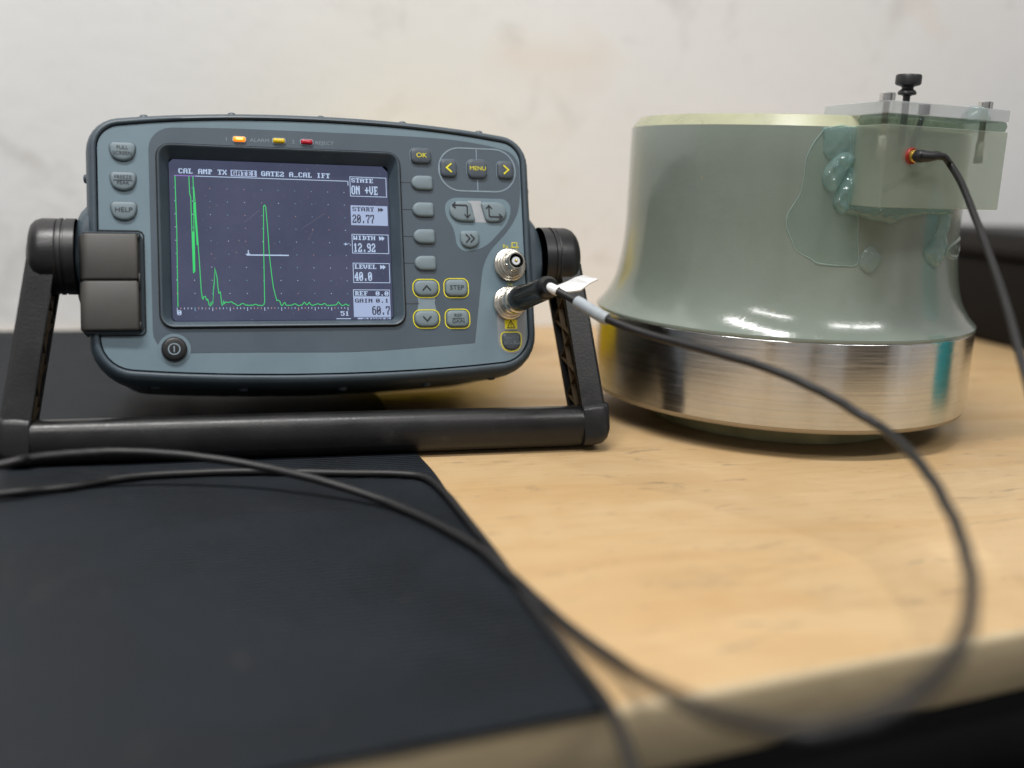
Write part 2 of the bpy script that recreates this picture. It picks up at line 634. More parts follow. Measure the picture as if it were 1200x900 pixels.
def fill_holes(bm, loops, z):
    edges = []
    for lp in loops:
        vs = [bm.verts.new((p.x, p.y, z)) for p in lp]
        for i in range(len(vs)):
            edges.append(bm.edges.new((vs[i - 1], vs[i])))
    bmesh.ops.triangle_fill(bm, use_beauty=True, use_dissolve=False, edges=edges)


def dedupe(poly, d=1e-4):
    out = []
    for p in poly:
        if not out or (p - out[-1]).length > d:
            out.append(p)
    if (out[0] - out[-1]).length <= d:
        out.pop()
    return out


def ribbon(bm, pts, w, z0, z1, closed=False):
    """flat stroke of width w along 2-D points"""
    P = [Vector(p).to_2d() for p in pts]
    m = len(P)
    L, R = [], []
    for i in range(m):
        a = P[i - 1] if (closed or i > 0) else None
        b = P[(i + 1) % m] if (closed or i < m - 1) else None
        d1 = (P[i] - a).normalized() if a is not None else (b - P[i]).normalized()
        d2 = (b - P[i]).normalized() if b is not None else d1
        n1 = Vector((-d1.y, d1.x))
        n2 = Vector((-d2.y, d2.x))
        nn = (n1 + n2)
        nn = nn.normalized() if nn.length > 1e-6 else n1
        k = w / 2 / max(0.4, nn.dot(n1))
        L.append(P[i] + nn * k)
        R.append(P[i] - nn * k)
    rng = range(m if closed else m - 1)
    vl = [[bm.verts.new((q.x, q.y, z)) for q in s] for s in (L, R) for z in (z0, z1)]
    l0, l1, r0, r1 = vl
    for i in rng:
        j = (i + 1) % m
        bm.faces.new((r1[i], r1[j], l1[j], l1[i]))
        bm.faces.new((l1[i], l1[j], l0[j], l0[i]))
        bm.faces.new((r0[i], r0[j], r1[j], r1[i]))


def text_mesh(s, size, align='CENTER'):
    cu = bpy.data.curves.new('lettering', 'FONT')
    cu.body = s
    cu.size = size
    cu.align_x = align
    cu.align_y = 'CENTER'
    cu.space_line = 0.82
    cu.resolution_u = 3
    ob = bpy.data.objects.new('lettering', cu)
    COL.objects.link(ob)
    dg = bpy.context.evaluated_depsgraph_get()
    dg.update()
    me = bpy.data.meshes.new_from_object(ob.evaluated_get(dg))
    bpy.data.objects.remove(ob)
    bpy.data.curves.remove(cu)
    return me


def lettering(s, size, cx, cy, z, mat, parent, T, sx=1.12, bold=0.0, name='lettering'):
    me = text_mesh(s, size)
    for v in me.vertices:
        v.co = T(Vector((cx + v.co.x * sx, cy + v.co.y, z)))
    me.materials.clear()
    return link(name, me, mat, parent, False)


# ------------------------------------------------------------------ the setting: bench, wall, floor
TYAW = radians(17.6)
RT = Matrix.Rotation(TYAW, 3, 'Z')     # the bench's own frame: x along its front edge, y towards the wall
T_WALL = 0.972


def tf(s):
    """the bench's front edge runs slightly askew to the wall"""
    return 0.2426 + 0.0901 * s


THK = 0.0258


def tb(s, t, z=0.0):
    return RT @ Vector((s, t, z))


def bench_root(name, label, cat):
    return thing(name, label, cat, (0, 0, 0), RT)


wb = bm = bmesh.new()
vs = [bm.verts.new(p) for p in ((-2.6, T_WALL, -0.9), (3.2, T_WALL, -0.9), (3.2, T_WALL, 2.6), (-2.6, T_WALL, 2.6))]
bm.faces.new(vs)
vb = [bm.verts.new((v.co.x, v.co.y + 0.12, v.co.z)) for v in vs]
bm.faces.new(vb)
for i in range(4):
    bm.faces.new((vs[i], vs[(i + 1) % 4], vb[(i + 1) % 4], vb[i]))
w = finish('wall', bm, M_WALL, None, False)
w.matrix_world = RT.to_4x4()
w['kind'] = 'structure'

bm = bmesh.new()
box(bm, -4, 4, -4, 1.4, -0.95, -0.9)
f = finish('floor', bm, M_FLOOR, None, False)
f.matrix_world = RT.to_4x4()
f['kind'] = 'structure'

bench = bench_root('workbench', 'plywood topped workbench with a pale rounded front edge', 'workbench')
bm = bmesh.new()
r = 0.0035


def bench_section(s_):
    f_ = tf(s_)
    pr_ = [(T_WALL - 0.002, 0.0)]
    pr_ += [(f_ + r - r * sin(a), -r + r * cos(a)) for a in (0, 0.4, 0.8, 1.2, pi / 2)]
    pr_ += [(f_, -THK + 0.002), (f_ + 0.0015, -THK), (T_WALL - 0.002, -THK)]
    return [(s_, y, z) for y, z in pr_]


loft(bm, [bench_section(s) for s in (-1.7, 2.2)])
top = finish('bench_top', bm, M_WOOD, bench, True, 40)
top.data.materials.append(M_EDGE)
for p in top.data.polygons:
    if p.normal.y < -0.55 and p.center.y < 0.5:
        p.material_index = 1
bm = bmesh.new()
loft(bm, [[(s_, tf(s_) + 0.012, -0.11), (s_, tf(s_) + 0.05, -0.11), (s_, tf(s_) + 0.05, -THK - 0.0002), (s_, tf(s_) + 0.012, -THK - 0.0002)] for s_ in (-1.6, 2.1)])
finish('shade_apron', bm, M_SHADESTEEL, bench)  # dark strip added to stand in for the shade below the bench top
for s_ in (-1.5, 0.75, 2.0):
    for t in (tf(s_) + 0.06, T_WALL - 0.09):
        bm = bmesh.new()
        box(bm, s_, s_ + 0.05, t, t + 0.05, -0.9, -THK - 0.0002, 0.003)
        finish('leg', bm, M_SHADESTEEL, bench)

# things on the floor under the bench
c = bench_root('cardboard_box', 'brown cardboard box on the floor in the dark under the bench', 'box')
bm = bmesh.new()
box(bm, 0.36, 0.62, 0.30, 0.56, -0.898, -0.60, 0.004)
finish('carton', bm, M_CARD, c)
for k in (0, 1):
    bm = bmesh.new()
    x0 = 0.36 + 0.13 * k
    loft(bm, [[(x0 + (0.0 if k == 0 else 0.13), 0.30, -0.599), (x0 + (0.0 if k == 0 else 0.13), 0.56, -0.599), (x0 + (-0.06 if k == 0 else 0.19), 0.56, -0.53), (x0 + (-0.06 if k == 0 else 0.19), 0.30, -0.53)],
              [(x0 + (0.004 if k == 0 else 0.126), 0.30, -0.597), (x0 + (0.004 if k == 0 else 0.126), 0.56, -0.597), (x0 + (-0.056 if k == 0 else 0.186), 0.56, -0.527), (x0 + (-0.056 if k == 0 else 0.186), 0.30, -0.527)]])
    finish('flap', bm, M_CARD, c, False)

# black ribbed rubber mat on the left part of the bench
bm = bmesh.new()
mx, mt = 0.1143, 0.0020
ny = 60
rows = []
for j in range(ny + 1):
    t0_, t1_ = tf(mx) - 0.0012, tf(-1.65) - 0.0012
    tl = t1_ + (T_WALL - 0.006 - t1_) * j / ny
    t = t0_ + (T_WALL - 0.006 - t0_) * j / ny
    wob = 0.0008 * sin(t * 31) + 0.0005 * sin(t * 77 + 1)
    xe = mx + wob
    rows.append([(-1.65, tl, 0.0), (xe, t, 0.0), (xe + 0.0002, t, mt * 0.6), (xe - 0.0006, t, mt), (-1.65, tl, mt)])
loft(bm, rows)
mat_o = finish('rubber_mat', bm, M_RUB, None, True, 30)
mat_o.matrix_world = RT.to_4x4()
tag(mat_o, 'black ribbed rubber mat with a straight right edge lying on the plywood bench', 'mat')

# ------------------------------------------------------------------ ultrasonic flaw detector
D_C = Vector((-0.10857086, 0.56416977, 0.11170851))
D_R = Matrix(((0.95524349, -0.28357894, -0.08421909), (0.29582067, 0.91571334, 0.27195442), (0, -0.28469643, 0.95861772)))
D_OFF = Vector((0, 0.075, -0.072))
dev = thing('flaw_detector', 'blue grey portable test instrument with a lit trace screen tilted back on its black handle', 'test instrument', D_C + D_R @ D_OFF, D_R)


def T(p):
    """panel coordinates in mm (right, up, out of the panel) to the instrument's own frame"""
    return Vector((p[0] / 1000, -p[2] / 1000, p[1] / 1000)) - D_OFF


def outline(ins, n=7):
    k = ins
    tv, bv = 79.6 - k * 0.85, -78.4 + k * 1.15
    hw = 125.2 - k
    pts = [(-hw, bv + 6.2), (-70, bv + 1.9), (0, bv), (70, bv + 1.9), (hw, bv + 6.2),
           (hw, tv - 9.0), (70, tv - 2.4), (0, tv), (-70, tv - 2.4), (-hw, tv - 9.0)]
    rt, rc = max(4.5, 17 - k * 0.9), max(5.0, 23 - k * 1.1)
    return rpoly(pts, [rc, 30, 30, 30, rc, rt, 30, 30, 30, rt], n)


bm = bmesh.new()
rings = []
for ins, b in ((22, -148), (12, -147), (7, -141), (2, -120), (1.2, -70), (0.0, -30), (0.0, -16), (0.25, -10), (1.1, -5), (2.4, -1.8), (4.0, -0.2), (5.2, 0.0), (5.9, -0.5), (6.2, -1.2), (6.25, -4)):
    rings.append(at_z(outline(ins), b))
loft(bm, rings, True, True, False)
finish('housing', bm, M_RIM, dev, True, 50, T)

FR = rrect(-88.4, 44.8, -43.6, 57.2, 7.0, 5)
bm = bmesh.new()
fill_holes(bm, [dedupe(outline(6.9)), dedupe(inset(FR, 0.9))], -1.3)
finish('front_panel', bm, M_PANEL, dev, False, 35, T)

OV = rpoly([(-92.5, 66.0), (-92.5, -57.2), (-40, -57.6), (20, -58.6), (85.6, -54.3), (90.6, -20.2), (93.4, -3.4), (113.0, 17.0), (117.9, 30.4), (117.9, 60.0), (88, 66.6), (45, 67.9), (-56, 67.6)],
           [12, 12, 8, 20, 0.6, 16, 9, 9, 10, 9, 20, 30, 16], 6)
bm = bmesh.new()
fill_holes(bm, [dedupe(OV), dedupe(inset(FR, 0.8))], -1.18)
ovl = finish('keypad_overlay', bm, M_OVER, dev, False, 35, T)

# bezel around the sunken screen
bm = bmesh.new()
A0 = FR
LC = rrect(-82.7, 39.0, -39.3, 50.9, 2.0, 5)
loft(bm, [at_z(A0, -2.0), at_z(inset(A0, 0.15), 0.35), at_z(inset(A0, 0.5), 0.6), at_z(inset(A0, 1.1), 0.45), at_z(inset(A0, 1.5), -0.1), at_z(LC, -7.6)], True, False, False)
finish('bezel', bm, M_RIM, dev, True, 40, T)
bm = bmesh.new()
ribbon(bm, inset(A0, -0.35), 0.7, -1.25, -1.1, True)
finish('bezel_gap', bm, M_GAP, dev, False, 35, T)

# ---- screen and everything it shows
bm = bmesh.new()
lo = rpoly([(-82.5, -39.1), (38.8, -39.1), (38.8, 50.7), (-82.5, 50.7)], [1.6, 1.6, 3.2, 2.0], 1)
loft(bm, [at_z(lo, -9.5), at_z(lo, -7.0)])
lcd = finish('screen', bm, M_LCD, dev, False, 35, T)


def TL(p):
    """screen pixels (320 x 240, y down) to the instrument frame"""
    x, y = p[0], p[1]
    y = y + 0.000045 * (x - 120) * abs(x - 120) * 0.4
    return T((-82.2 + x * 120.7 / 320, 50.5 - y * 89.3 / 240, -6.93 + p[2]))


def quads(name, rects, mat, z=0.0):
    bm = bmesh.new()
    for x0, y0, x1, y1 in rects:
        vs = [bm.verts.new(TL((a, b, z))) for a, b in ((x0, y1), (x1, y1), (x1, y0), (x0, y0))]
        bm.faces.new(vs)
    me = bpy.data.meshes.new(name)
    bm.to_mesh(me)
    bm.free()
    return link(name, me, mat, lcd, False)


GLY = {
    'A': '.XXXX.|XX..XX|XX..XX|XXXXXX|XX..XX|XX..XX|XX..XX', 'C': '.XXXX.|XX..XX|XX....|XX....|XX....|XX..XX|.XXXX.',
    'D': 'XXXX..|.XX.XX|.XX.XX|.XX.XX|.XX.XX|.XX.XX|XXXX..', 'E': 'XXXXXX|.XX..X|.XX...|.XXXX.|.XX...|.XX..X|XXXXXX',
    'F': 'XXXXXX|.XX..X|.XX...|.XXXX.|.XX...|.XX...|XXXX..', 'G': '.XXXX.|XX..XX|XX....|XX.XXX|XX..XX|XX..XX|.XXXXX',
    'H': 'XX..XX|XX..XX|XX..XX|XXXXXX|XX..XX|XX..XX|XX..XX', 'I': '.XXXX.|..XX..|..XX..|..XX..|..XX..|..XX..|.XXXX.',
    'L': 'XXXX..|.XX...|.XX...|.XX...|.XX...|.XX..X|XXXXXX', 'M': 'XX..XX|XXXXXX|XXXXXX|XX..XX|XX..XX|XX..XX|XX..XX',
    'N': 'XX..XX|XXX.XX|XXXXXX|XX.XXX|XX..XX|XX..XX|XX..XX', 'O': '.XXXX.|XX..XX|XX..XX|XX..XX|XX..XX|XX..XX|.XXXX.',
    'P': 'XXXXX.|.XX.XX|.XX.XX|.XXXX.|.XX...|.XX...|XXXX..', 'R': 'XXXXX.|.XX.XX|.XX.XX|.XXXX.|.XX.XX|.XX.XX|XXX.XX',
    'S': '.XXXX.|XX..XX|XX....|.XXXX.|....XX|XX..XX|.XXXX.', 'T': 'XXXXXX|X.XX.X|..XX..|..XX..|..XX..|..XX..|.XXXX.',
    'V': 'XX..XX|XX..XX|XX..XX|XX..XX|XX..XX|.XXXX.|..XX..', 'W': 'XX..XX|XX..XX|XX..XX|XX..XX|XXXXXX|XXXXXX|XX..XX',
    'X': 'XX..XX|XX..XX|.XXXX.|..XX..|.XXXX.|XX..XX|XX..XX', '0': '.XXXX.|XX..XX|XX.XXX|XXXXXX|XXX.XX|XX..XX|.XXXX.',
    '1': '..XX..|.XXX..|..XX..|..XX..|..XX..|..XX..|.XXXX.', '2': '.XXXX.|XX..XX|....XX|..XXX.|.XX...|XX..XX|XXXXXX',
    '4': '...XX.|..XXX.|.XXXX.|XX.XX.|XXXXXX|...XX.|..XXXX', '5': 'XXXXXX|XX....|XXXXX.|....XX|....XX|XX..XX|.XXXX.',
    '6': '.XXXX.|XX....|XXXXX.|XX..XX|XX..XX|XX..XX|.XXXX.', '7': 'XXXXXX|XX..XX|....XX|...XX.|..XX..|..XX..|..XX..',
    '9': '.XXXX.|XX..XX|XX..XX|.XXXXX|....XX|....XX|.XXXX.', '.': '......|......|......|......|......|..XX..|..XX..',
    '+': '......|..XX..|..XX..|XXXXXX|..XX..|..XX..|......', '_': '......|......|......|......|......|......|XXXXXX',
    '>': 'X..X..|XX.XX.|XXXXXX|XXXXXX|XXXXXX|XX.XX.|X..X..', ' ': '|||||||'}


def pix(s, x, y, h=7.6, w=6.0, pitch=6.85):
    out = []
    for ch in s:
        for r_, row in enumerate(GLY[ch].split('|')[:7]):
            c = 0
            while c < len(row):
                if row[c] == 'X':
                    c2 = c
                    while c2 < len(row) and row[c2] == 'X':
                        c2 += 1
                    out.append((x + c * w / 6, y + r_ * h / 7, x + c2 * w / 6, y + (r_ + 1) * h / 7))
                    c = c2
                else:
                    c += 1
        x += pitch
    return out


def frame_rects(x0, y0, x1, y1, t=1.0):
    return [(x0, y0, x1, y0 + t), (x0, y1 - t, x1, y1), (x0, y0, x0 + t, y1), (x1 - t, y0, x1, y1)]


def words(rects, mat, z, name='lettering'):
    return quads(name, rects, mat, z)


for s_, x_ in (('CAL', 12.4), ('AMP', 40.0), ('TX', 67.6), ('GATE2', 130.0), ('A_CAL', 171.0), ('IFT', 212.0)):
    words(pix(s_, x_, 13.0), M_PXW, 0.03)
quads('highlight_bar', [(86, 12.6, 123.6, 22.4)], M_PXB)
words(pix('GATE1', 88, 13.6, 7.6, 5.8, 7.1), M_PXD, 0.05)
quads('menu_line', [(6.5, 23.6, 259.4, 24.7)], M_PXW, 0.03)
quads('menu_line', [(258.3, 24.7, 259.4, 31.0)], M_PXW, 0.03)
quads('menu_line', [(6.5, 23.6, 36, 24.7)], flat('pixel_violet', (0.02, 0.02, 0.02), 0.4, emit=0.7, emcol=(0.45, 0.25, 0.9)), 0.06)
boxes = ((16.5, 47.8, 'STATE', 'ON +VE', False), (61.8, 93.0, 'START', '20.77', True), (107.0, 137.4, 'WIDTH', '12.92', False), (152.2, 183.4, 'LEVEL', '40.0', False))


def frame_part(x0, y0, x1, y1):
    bm = bmesh.new()
    ribbon(bm, [(x0 + 0.5, y0 + 0.5), (x0 + 0.5, y1 - 0.5), (x1 - 0.5, y1 - 0.5), (x1 - 0.5, y0 + 0.5)], 1.05, 0.02, 0.03, True)
    finish('readout_frame', bm, M_PXW, lcd, False, 35, TL)


for y0, y1, a, b, full in boxes:
    x0, x1 = 261.6, 318.2
    if full:
        quads('highlight_bar', [(x0, y0, x1, y1)], M_PXB)
        ink, z_ = M_PXD, 0.05
    else:
        frame_part(x0, y0, x1, y1)
        ink, z_ = M_PXW, 0.03
    words(pix(a, 264, y0 + 2.4, 6.8), ink, z_)
    words(pix(b, 263.8, y0 + 14.4, 13.6), ink, z_)
    if a != 'STATE':
        words(pix('>', 303.5, y0 + 2.8, 6.6, 8), ink, z_, 'arrow_symbol')
frame_part(260.6, 193.8, 317.0, 205.6)
words(pix('REF', 263, 196.4, 6.8), M_PXW, 0.03)
words(pix('0.0', 295, 196.4, 6.8), M_PXW, 0.03)
quads('highlight_bar', [(260.6, 205.6, 317.0, 236.6)], M_PXB)
words(pix('GAIN', 263, 208, 6.4), M_PXD, 0.05)
words(pix('0.1', 295, 208, 6.4), M_PXD, 0.05)
words(pix('60.7', 288.6, 219.8, 13.6, 6.4, 7.0), M_PXD, 0.05)
quads('highlight_bar', [(266, 237.6, 317, 240.2)], M_PXB)
words([q for q in pix('SINGLE', 274, 238.2, 7) if q[1] < 239.6], M_PXD, 0.05)
words(pix('0', 5.6, 225.2, 7.2), M_PXW, 0.03)
words(pix('51', 240.6, 227.6, 7.0), M_PXW, 0.03)
quads('status_bar', [(234, 238.6, 256, 239.8)], M_PXW, 0.03)
quads('gate_marker', [(105.4, 141.0, 166.6, 142.9), (105.6, 139.8, 110.5, 141.2), (107.2, 134.6, 108.8, 141.0)], M_PXW, 0.03)
quads('level_marker', [(249, 122.6, 256, 123.6), (251, 121.4, 253, 124.8), (256.5, 121.2, 257.6, 122.4), (258.5, 123.6, 260, 125.0)], M_PXW, 0.03)['kind'] = 'stuff'
# graticule dots and scale ticks, in the slightly fringed colours an old screen shows
rr = random.Random(7)
dots = {0: [], 1: [], 2: []}
for j in range(1, 10):
    for i in range(0, 11):
        x_, y_ = 6.3 + 24.6 * i, 220 - 19.75 * j
        dots[rr.choice((0, 0, 1, 2, 2))].append((x_ - 0.55, y_ - 0.55, x_ + 0.55, y_ + 0.55))
for k in range(0, 51):
    x_ = 6.0 + 4.92 * k
    dots[rr.choice((0, 0, 0, 1, 2))].append((x_ - 0.45, 221.2, x_ + 0.45, 226.4 if k % 5 == 0 else 223.8))
for k, m_ in ((0, M_PXW), (1, M_PXS), (2, M_PXC)):
    quads('graticule', dots[k], m_, 0.03)['kind'] = 'stuff'
# green trace
rr = random.Random(3)
tr = [(27.0, 23.8), (27.6, 52), (28.6, 56), (29.0, 110), (30.0, 164.6)]
bm = bmesh.new()


def green(pts, w=1.05):
    ribbon(bm, [(p[0], p[1]) for p in pts], w, 0.04, 0.05)


green([(7.6, 23.8), (8.1, 110), (7.0, 220.2)])
green([(26.9, 23.8), (27.5, 52), (28.7, 55), (29.2, 120), (29.6, 170)])
green([(32.6, 23.8), (32.8, 60), (31.2, 150), (30.2, 170)])
green([(31.2, 108), (31.0, 140), (30.6, 168)], 3.2)
green([(34.2, 64), (34.6, 80), (36.2, 118), (36.6, 128)], 2.6)
green([(33.2, 40), (34.8, 66), (36.4, 112), (38.2, 150), (39.0, 172), (39.9, 197), (41.0, 207), (42.0, 209), (43.0, 205), (45.2, 204.6), (47.0, 210), (48.5, 209), (50.2, 217), (52.0, 219), (53.2, 213), (54.0, 218), (55.2, 211), (55.8, 216), (56.8, 196), (58.4, 183), (59.6, 162), (61.0, 169), (62.6, 178), (63.2, 190), (64.4, 200), (66.6, 198), (67.6, 212), (68.6, 218), (70.0, 216), (70.8, 211), (71.6, 216)])
seq = [(71.6, 216)]
x_ = 73.0
while x_ < 127:
    base = 213.5 if x_ < 84 else (218.2 if x_ > 88 else 216)
    bumpv = 3.2 * math.exp(-((x_ - 98) / 3.2) ** 2) + 2.2 * math.exp(-((x_ - 116) / 2.6) ** 2)
    seq.append((x_, base - bumpv + rr.uniform(-0.8, 0.8)))
    x_ += 1.5
seq += [(128, 217), (129.2, 213), (130.4, 120), (132.0, 67)]
seq += [(133.6, 65.2), (135.2, 68), (136.6, 96), (137.2, 108), (138.2, 140), (139.4, 158), (141.0, 176), (142.4, 190), (145, 203), (147.0, 211.2), (149, 210.4), (151.3, 212.4), (152.6, 217.5)]
x_ = 154
while x_ < 256:
    b_ = 218.4
    for c_, a_, w_ in ((158, 4.6, 1.6), (173, 2.6, 3.0), (187, 5.2, 2.4), (194, 5.0, 1.6), (207, 2.0, 5), (217, 2.8, 2.4), (238, 4.6, 2.6), (249, 2.2, 1.6)):
        b_ -= a_ * math.exp(-((x_ - c_) / w_) ** 2)
    seq.append((x_, b_ + rr.uniform(-0.5, 0.5)))
    x_ += 1.5
green(seq)
me = bpy.data.meshes.new('signal_trace')
for v in bm.verts:
    v.co = TL(v.co)
bm.to_mesh(me)
bm.free()
link('signal_trace', me, M_PXG, lcd, False)
# a few scratches on the display window
M_SCR = flat('scratch_grey', (0.22, 0.22, 0.26), 0.6)
for (x0, y0), (x1, y1) in (((104, 92), (126, 73)), ((196, 118), (205, 101)), ((190, 98), (222, 76))):
    bm = bmesh.new()
    ribbon(bm, [(x0, y0), (x1, y1)], 0.3, 0.06, 0.07)
    finish('scratch', bm, M_SCR, lcd, False, 35, TL)


# ---- keys
def key(poly, cx, cy, mat, name='button', h=1.9, label=None, z0=-1.3, dome=0.35):
    P = ccw([(x + cx, y + cy) for x, y in poly])
    bm = bmesh.new()
    loft(bm, [at_z(P, z0 - 0.4), at_z(P, z0 + h * 0.35), at_z(shrink(P, 0.3), z0 + h * 0.72), at_z(shrink(P, 0.8), z0 + h * 0.93), at_z(shrink(P, 1.6), z0 + h), at_z(shrink(P, 2.6), z0 + h + dome * 0.5)], True, False, True)
    o = finish(name, bm, mat, dev, True, 60, T)
    if label:
        o['label'] = label
    # dark seam where the key comes through the panel
    bm = bmesh.new()
    ribbon(bm, shrink(dedupe(P), -0.05), 0.5, z0 - 0.2, z0 + 0.16, True)
    finish('seam', bm, M_KEYD if mat is M_KEY else M_INKL, o, False, 35, T)
    return o


def ring(P, w, mat, parent, z=-1.0, name='outline'):
    bm = bmesh.new()
    ribbon(bm, P, w, z - 0.1, z, True)
    return finish(name, bm, mat, parent, False, 35, T)


KZ = 0.98
SHIELD = rpoly([(-6.6, 5.0), (-6.6, -1.0), (-3.6, -5.3), (3.6, -5.3), (6.6, -1.0), (6.6, 5.0)], [2.4, 3.0, 4.2, 4.2, 3.0, 2.4], 5)
for cy, txt in ((52.1, ('FULL', 'SCREEN')), (35.9, ('FREEZE', 'PEAK')), (19.7, ('HELP',))):
    b = key(SHIELD, -105.6, cy, M_KEY, label='shield shaped grey key reading ' + ' '.join(txt))
    if len(txt) == 2:
        lettering(txt[0], 2.75, -105.6, cy + 1.75, KZ, M_INKD, b, T, 1.0)
        lettering(txt[1], 2.75, -105.6, cy - 1.35, KZ, M_INKD, b, T, 1.0)
        if txt[0] == 'FREEZE':
            bm = bmesh.new()
            ribbon(bm, [(-110.5, cy + 0.15), (-100.7, cy + 0.15)], 0.3, KZ - 0.05, KZ + 0.02)
            finish('rule', bm, M_INKD, b, False, 35, T)
    else:
        lettering(txt[0], 3.6, -105.6, cy + 0.2, KZ, M_INKD, b, T)

P = [Vector((6.7 * cos(a), 6.7 * sin(a))) for a in (2 * pi * k / 32 for k in range(32))]
pw = key(P, -81.8, -55.3, M_BLACK, 'power_button', 2.4, 'round black power key with a ring and bar symbol')
bm = bmesh.new()
ribbon(bm, [(-81.8 + 2.9 * cos(a), -55.3 + 2.9 * sin(a)) for a in (2 * pi * k / 28 for k in range(28))], 0.55, 1.32, 1.40, True)
ribbon(bm, [(-81.8, -53.7), (-81.8, -56.9)], 0.6, 1.32, 1.40)
finish('power_symbol', bm, M_INKL, pw, False, 35, T)
ring([Vector((-81.8 + 7.7 * cos(a), -55.3 + 7.7 * sin(a))) for a in (2 * pi * k / 36 for k in range(36))], 1.5, M_PANEL, pw, -1.05, 'collar')

RK = rrect(-6.3, 6.3, -4.7, 4.7, 3.0)
okb = key(RK, 57.8, 56.0, M_KEYD, label='dark key reading OK in yellow')
lettering('OK', 3.9, 57.8, 56.0, KZ, M_YEL, okb, T)
SOFT = rpoly([(-6.4, -4.3), (6.4, -4.3), (6.4, 4.3), (-6.4, 4.3)], [4.6, 1.8, 1.8, 4.6], 6)
for cy in (40.1, 24.2, 8.4, -7.3):
    b = key(SOFT, 57.7, cy, M_KEY, label='plain pale grey soft key beside the screen')
for cy in (40.1, 24.2, 8.4, -7.3, -31.0):
    bm = bmesh.new()
    ribbon(bm, [(45.4, cy), (51.6 if cy > -20 else 53.6, cy)], 0.35, -1.18, -1.10)
    finish('key_lead_line', bm, M_INKD, ovl, False, 35, T)

NAV = rrect(-5.1, 5.1, -5.4, 5.4, 2.6)
for cx, pts in ((74.1, ((1.4, 2.6), (-1.6, 0), (1.4, -2.6))), (108.9, ((-1.4, 2.6), (1.6, 0), (-1.4, -2.6)))):
    b = key(NAV, cx, 49.3, M_KEYD, label='dark key with a yellow arrowhead pointing ' + ('left' if cx < 90 else 'right'))
    bm = bmesh.new()
    ribbon(bm, [(cx + x, 49.3 + y) for x, y in pts], 0.85, KZ - 0.05, KZ + 0.03)
    finish('arrow_symbol', bm, M_YEL, b, False, 35, T)
b = key(rrect(-6.2, 6.2, -5.8, 5.8, 3.4), 91.5, 49.4, M_KEYD, label='dark key reading MENU in yellow')
lettering('MENU', 3.5, 91.5, 49.4, KZ, M_YEL, b, T, 1.05)
LOOP = rpoly([(68.2, 36.2), (115.2, 36.2), (115.2, 62.0), (68.2, 62.0)], [13, 13, 13, 13], 9)
bm = bmesh.new()
ribbon(bm, dedupe(LOOP), 0.7, -1.18, -1.06, True)
ribbon(bm, [(91.5, 62.0), (91.5, 55.6)], 0.5, -1.18, -1.07)
ribbon(bm, [(91.5, 43.2), (91.5, 36.2)], 0.5, -1.18, -1.07)
finish('menu_loop', bm, M_INKL, ovl, False, 35, T)

BLOB = rpoly([(71.5, 32.0), (111.8, 32.0), (110.5, 18.8), (93.4, 1.0), (77.0, -0.5), (76.4, 13.5), (70.6, 21)], [7, 7, 6, 8, 7, 7, 5], 6)
bm = bmesh.new()
fill_holes(bm, [dedupe(BLOB)], -1.10)
finish('arrow_patch', bm, M_PANEL, ovl, False, 35, T)
bm = bmesh.new()
fill_holes(bm, [[Vector(p) for p in ((85.0, 30.3), (92.9, 30.4), (96.4, 17.5), (87.2, 17.4))]], -1.06)
finish('pale_patch', bm, M_WHITEF, ovl, False, 35, T)
K1 = rpoly([(73.2, 29.9), (86.4, 29.9), (89.2, 17.4), (73.6, 17.8)], [6, 2.2, 2.2, 7], 6)
K2 = rpoly([(92.4, 29.6), (108.6, 29.9), (108.2, 17.6), (95.4, 17.4)], [2.0, 7, 7, 2.4], 6)
for P_, a_, lab in ((K1, [(-6, 3.4), (2.2, 3.4), (2.9, 2.8), (2.9, -3.8)], 'grey key with arrows pointing left and down'),
                    (K2, [(-3.4, 3.6), (-3.4, -2.6), (-2.8, -3.1), (4.6, -3.1)], 'grey key with arrows pointing up and right')):
    cx = 81.0 if P_ is K1 else 100.6
    b = key(P_, 0, 0, M_KEY, label=lab)
    bm = bmesh.new()
    Q = [(cx + x, 23.7 + y) for x, y in a_]
    ribbon(bm, Q, 0.75, KZ - 0.05, KZ + 0.03)
    if P_ is K1:
        h1, h2 = [(Q[0][0] + 1.9, Q[0][1] + 1.8), Q[0], (Q[0][0] + 1.9, Q[0][1] - 1.8)], [(Q[-1][0] - 1.8, Q[-1][1] + 1.9), Q[-1], (Q[-1][0] + 1.8, Q[-1][1] + 1.9)]
    else:
        h1, h2 = [(Q[0][0] - 1.8, Q[0][1] - 1.9), Q[0], (Q[0][0] + 1.8, Q[0][1] - 1.9)], [(Q[-1][0] - 1.9, Q[-1][1] + 1.8), Q[-1], (Q[-1][0] - 1.9, Q[-1][1] - 1.8)]
    ribbon(bm, h1, 0.7, KZ - 0.05, KZ + 0.03)
    ribbon(bm, h2, 0.7, KZ - 0.05, KZ + 0.03)
    finish('arrow_symbol', bm, M_INKD, b, False, 35, T)
b = key(rpoly([(-5.8, 5.0), (-5.8, -3.0), (-2, -5.4), (2, -5.4), (5.8, -3.0), (5.8, 5.0)], [2.2, 3, 3, 3, 3, 2.2], 5), 85.0, 7.2, M_KEY, label='grey key with a double chevron')
bm = bmesh.new()
for dx in (-1.5, 1.2):
    ribbon(bm, [(85.0 + dx - 1.1, 9.8), (85.0 + dx + 1.2, 7.4), (85.0 + dx - 1.1, 5.0)], 0.75, KZ - 0.05, KZ + 0.03)
finish('chevron_symbol', bm, M_INKD, b, False, 35, T)

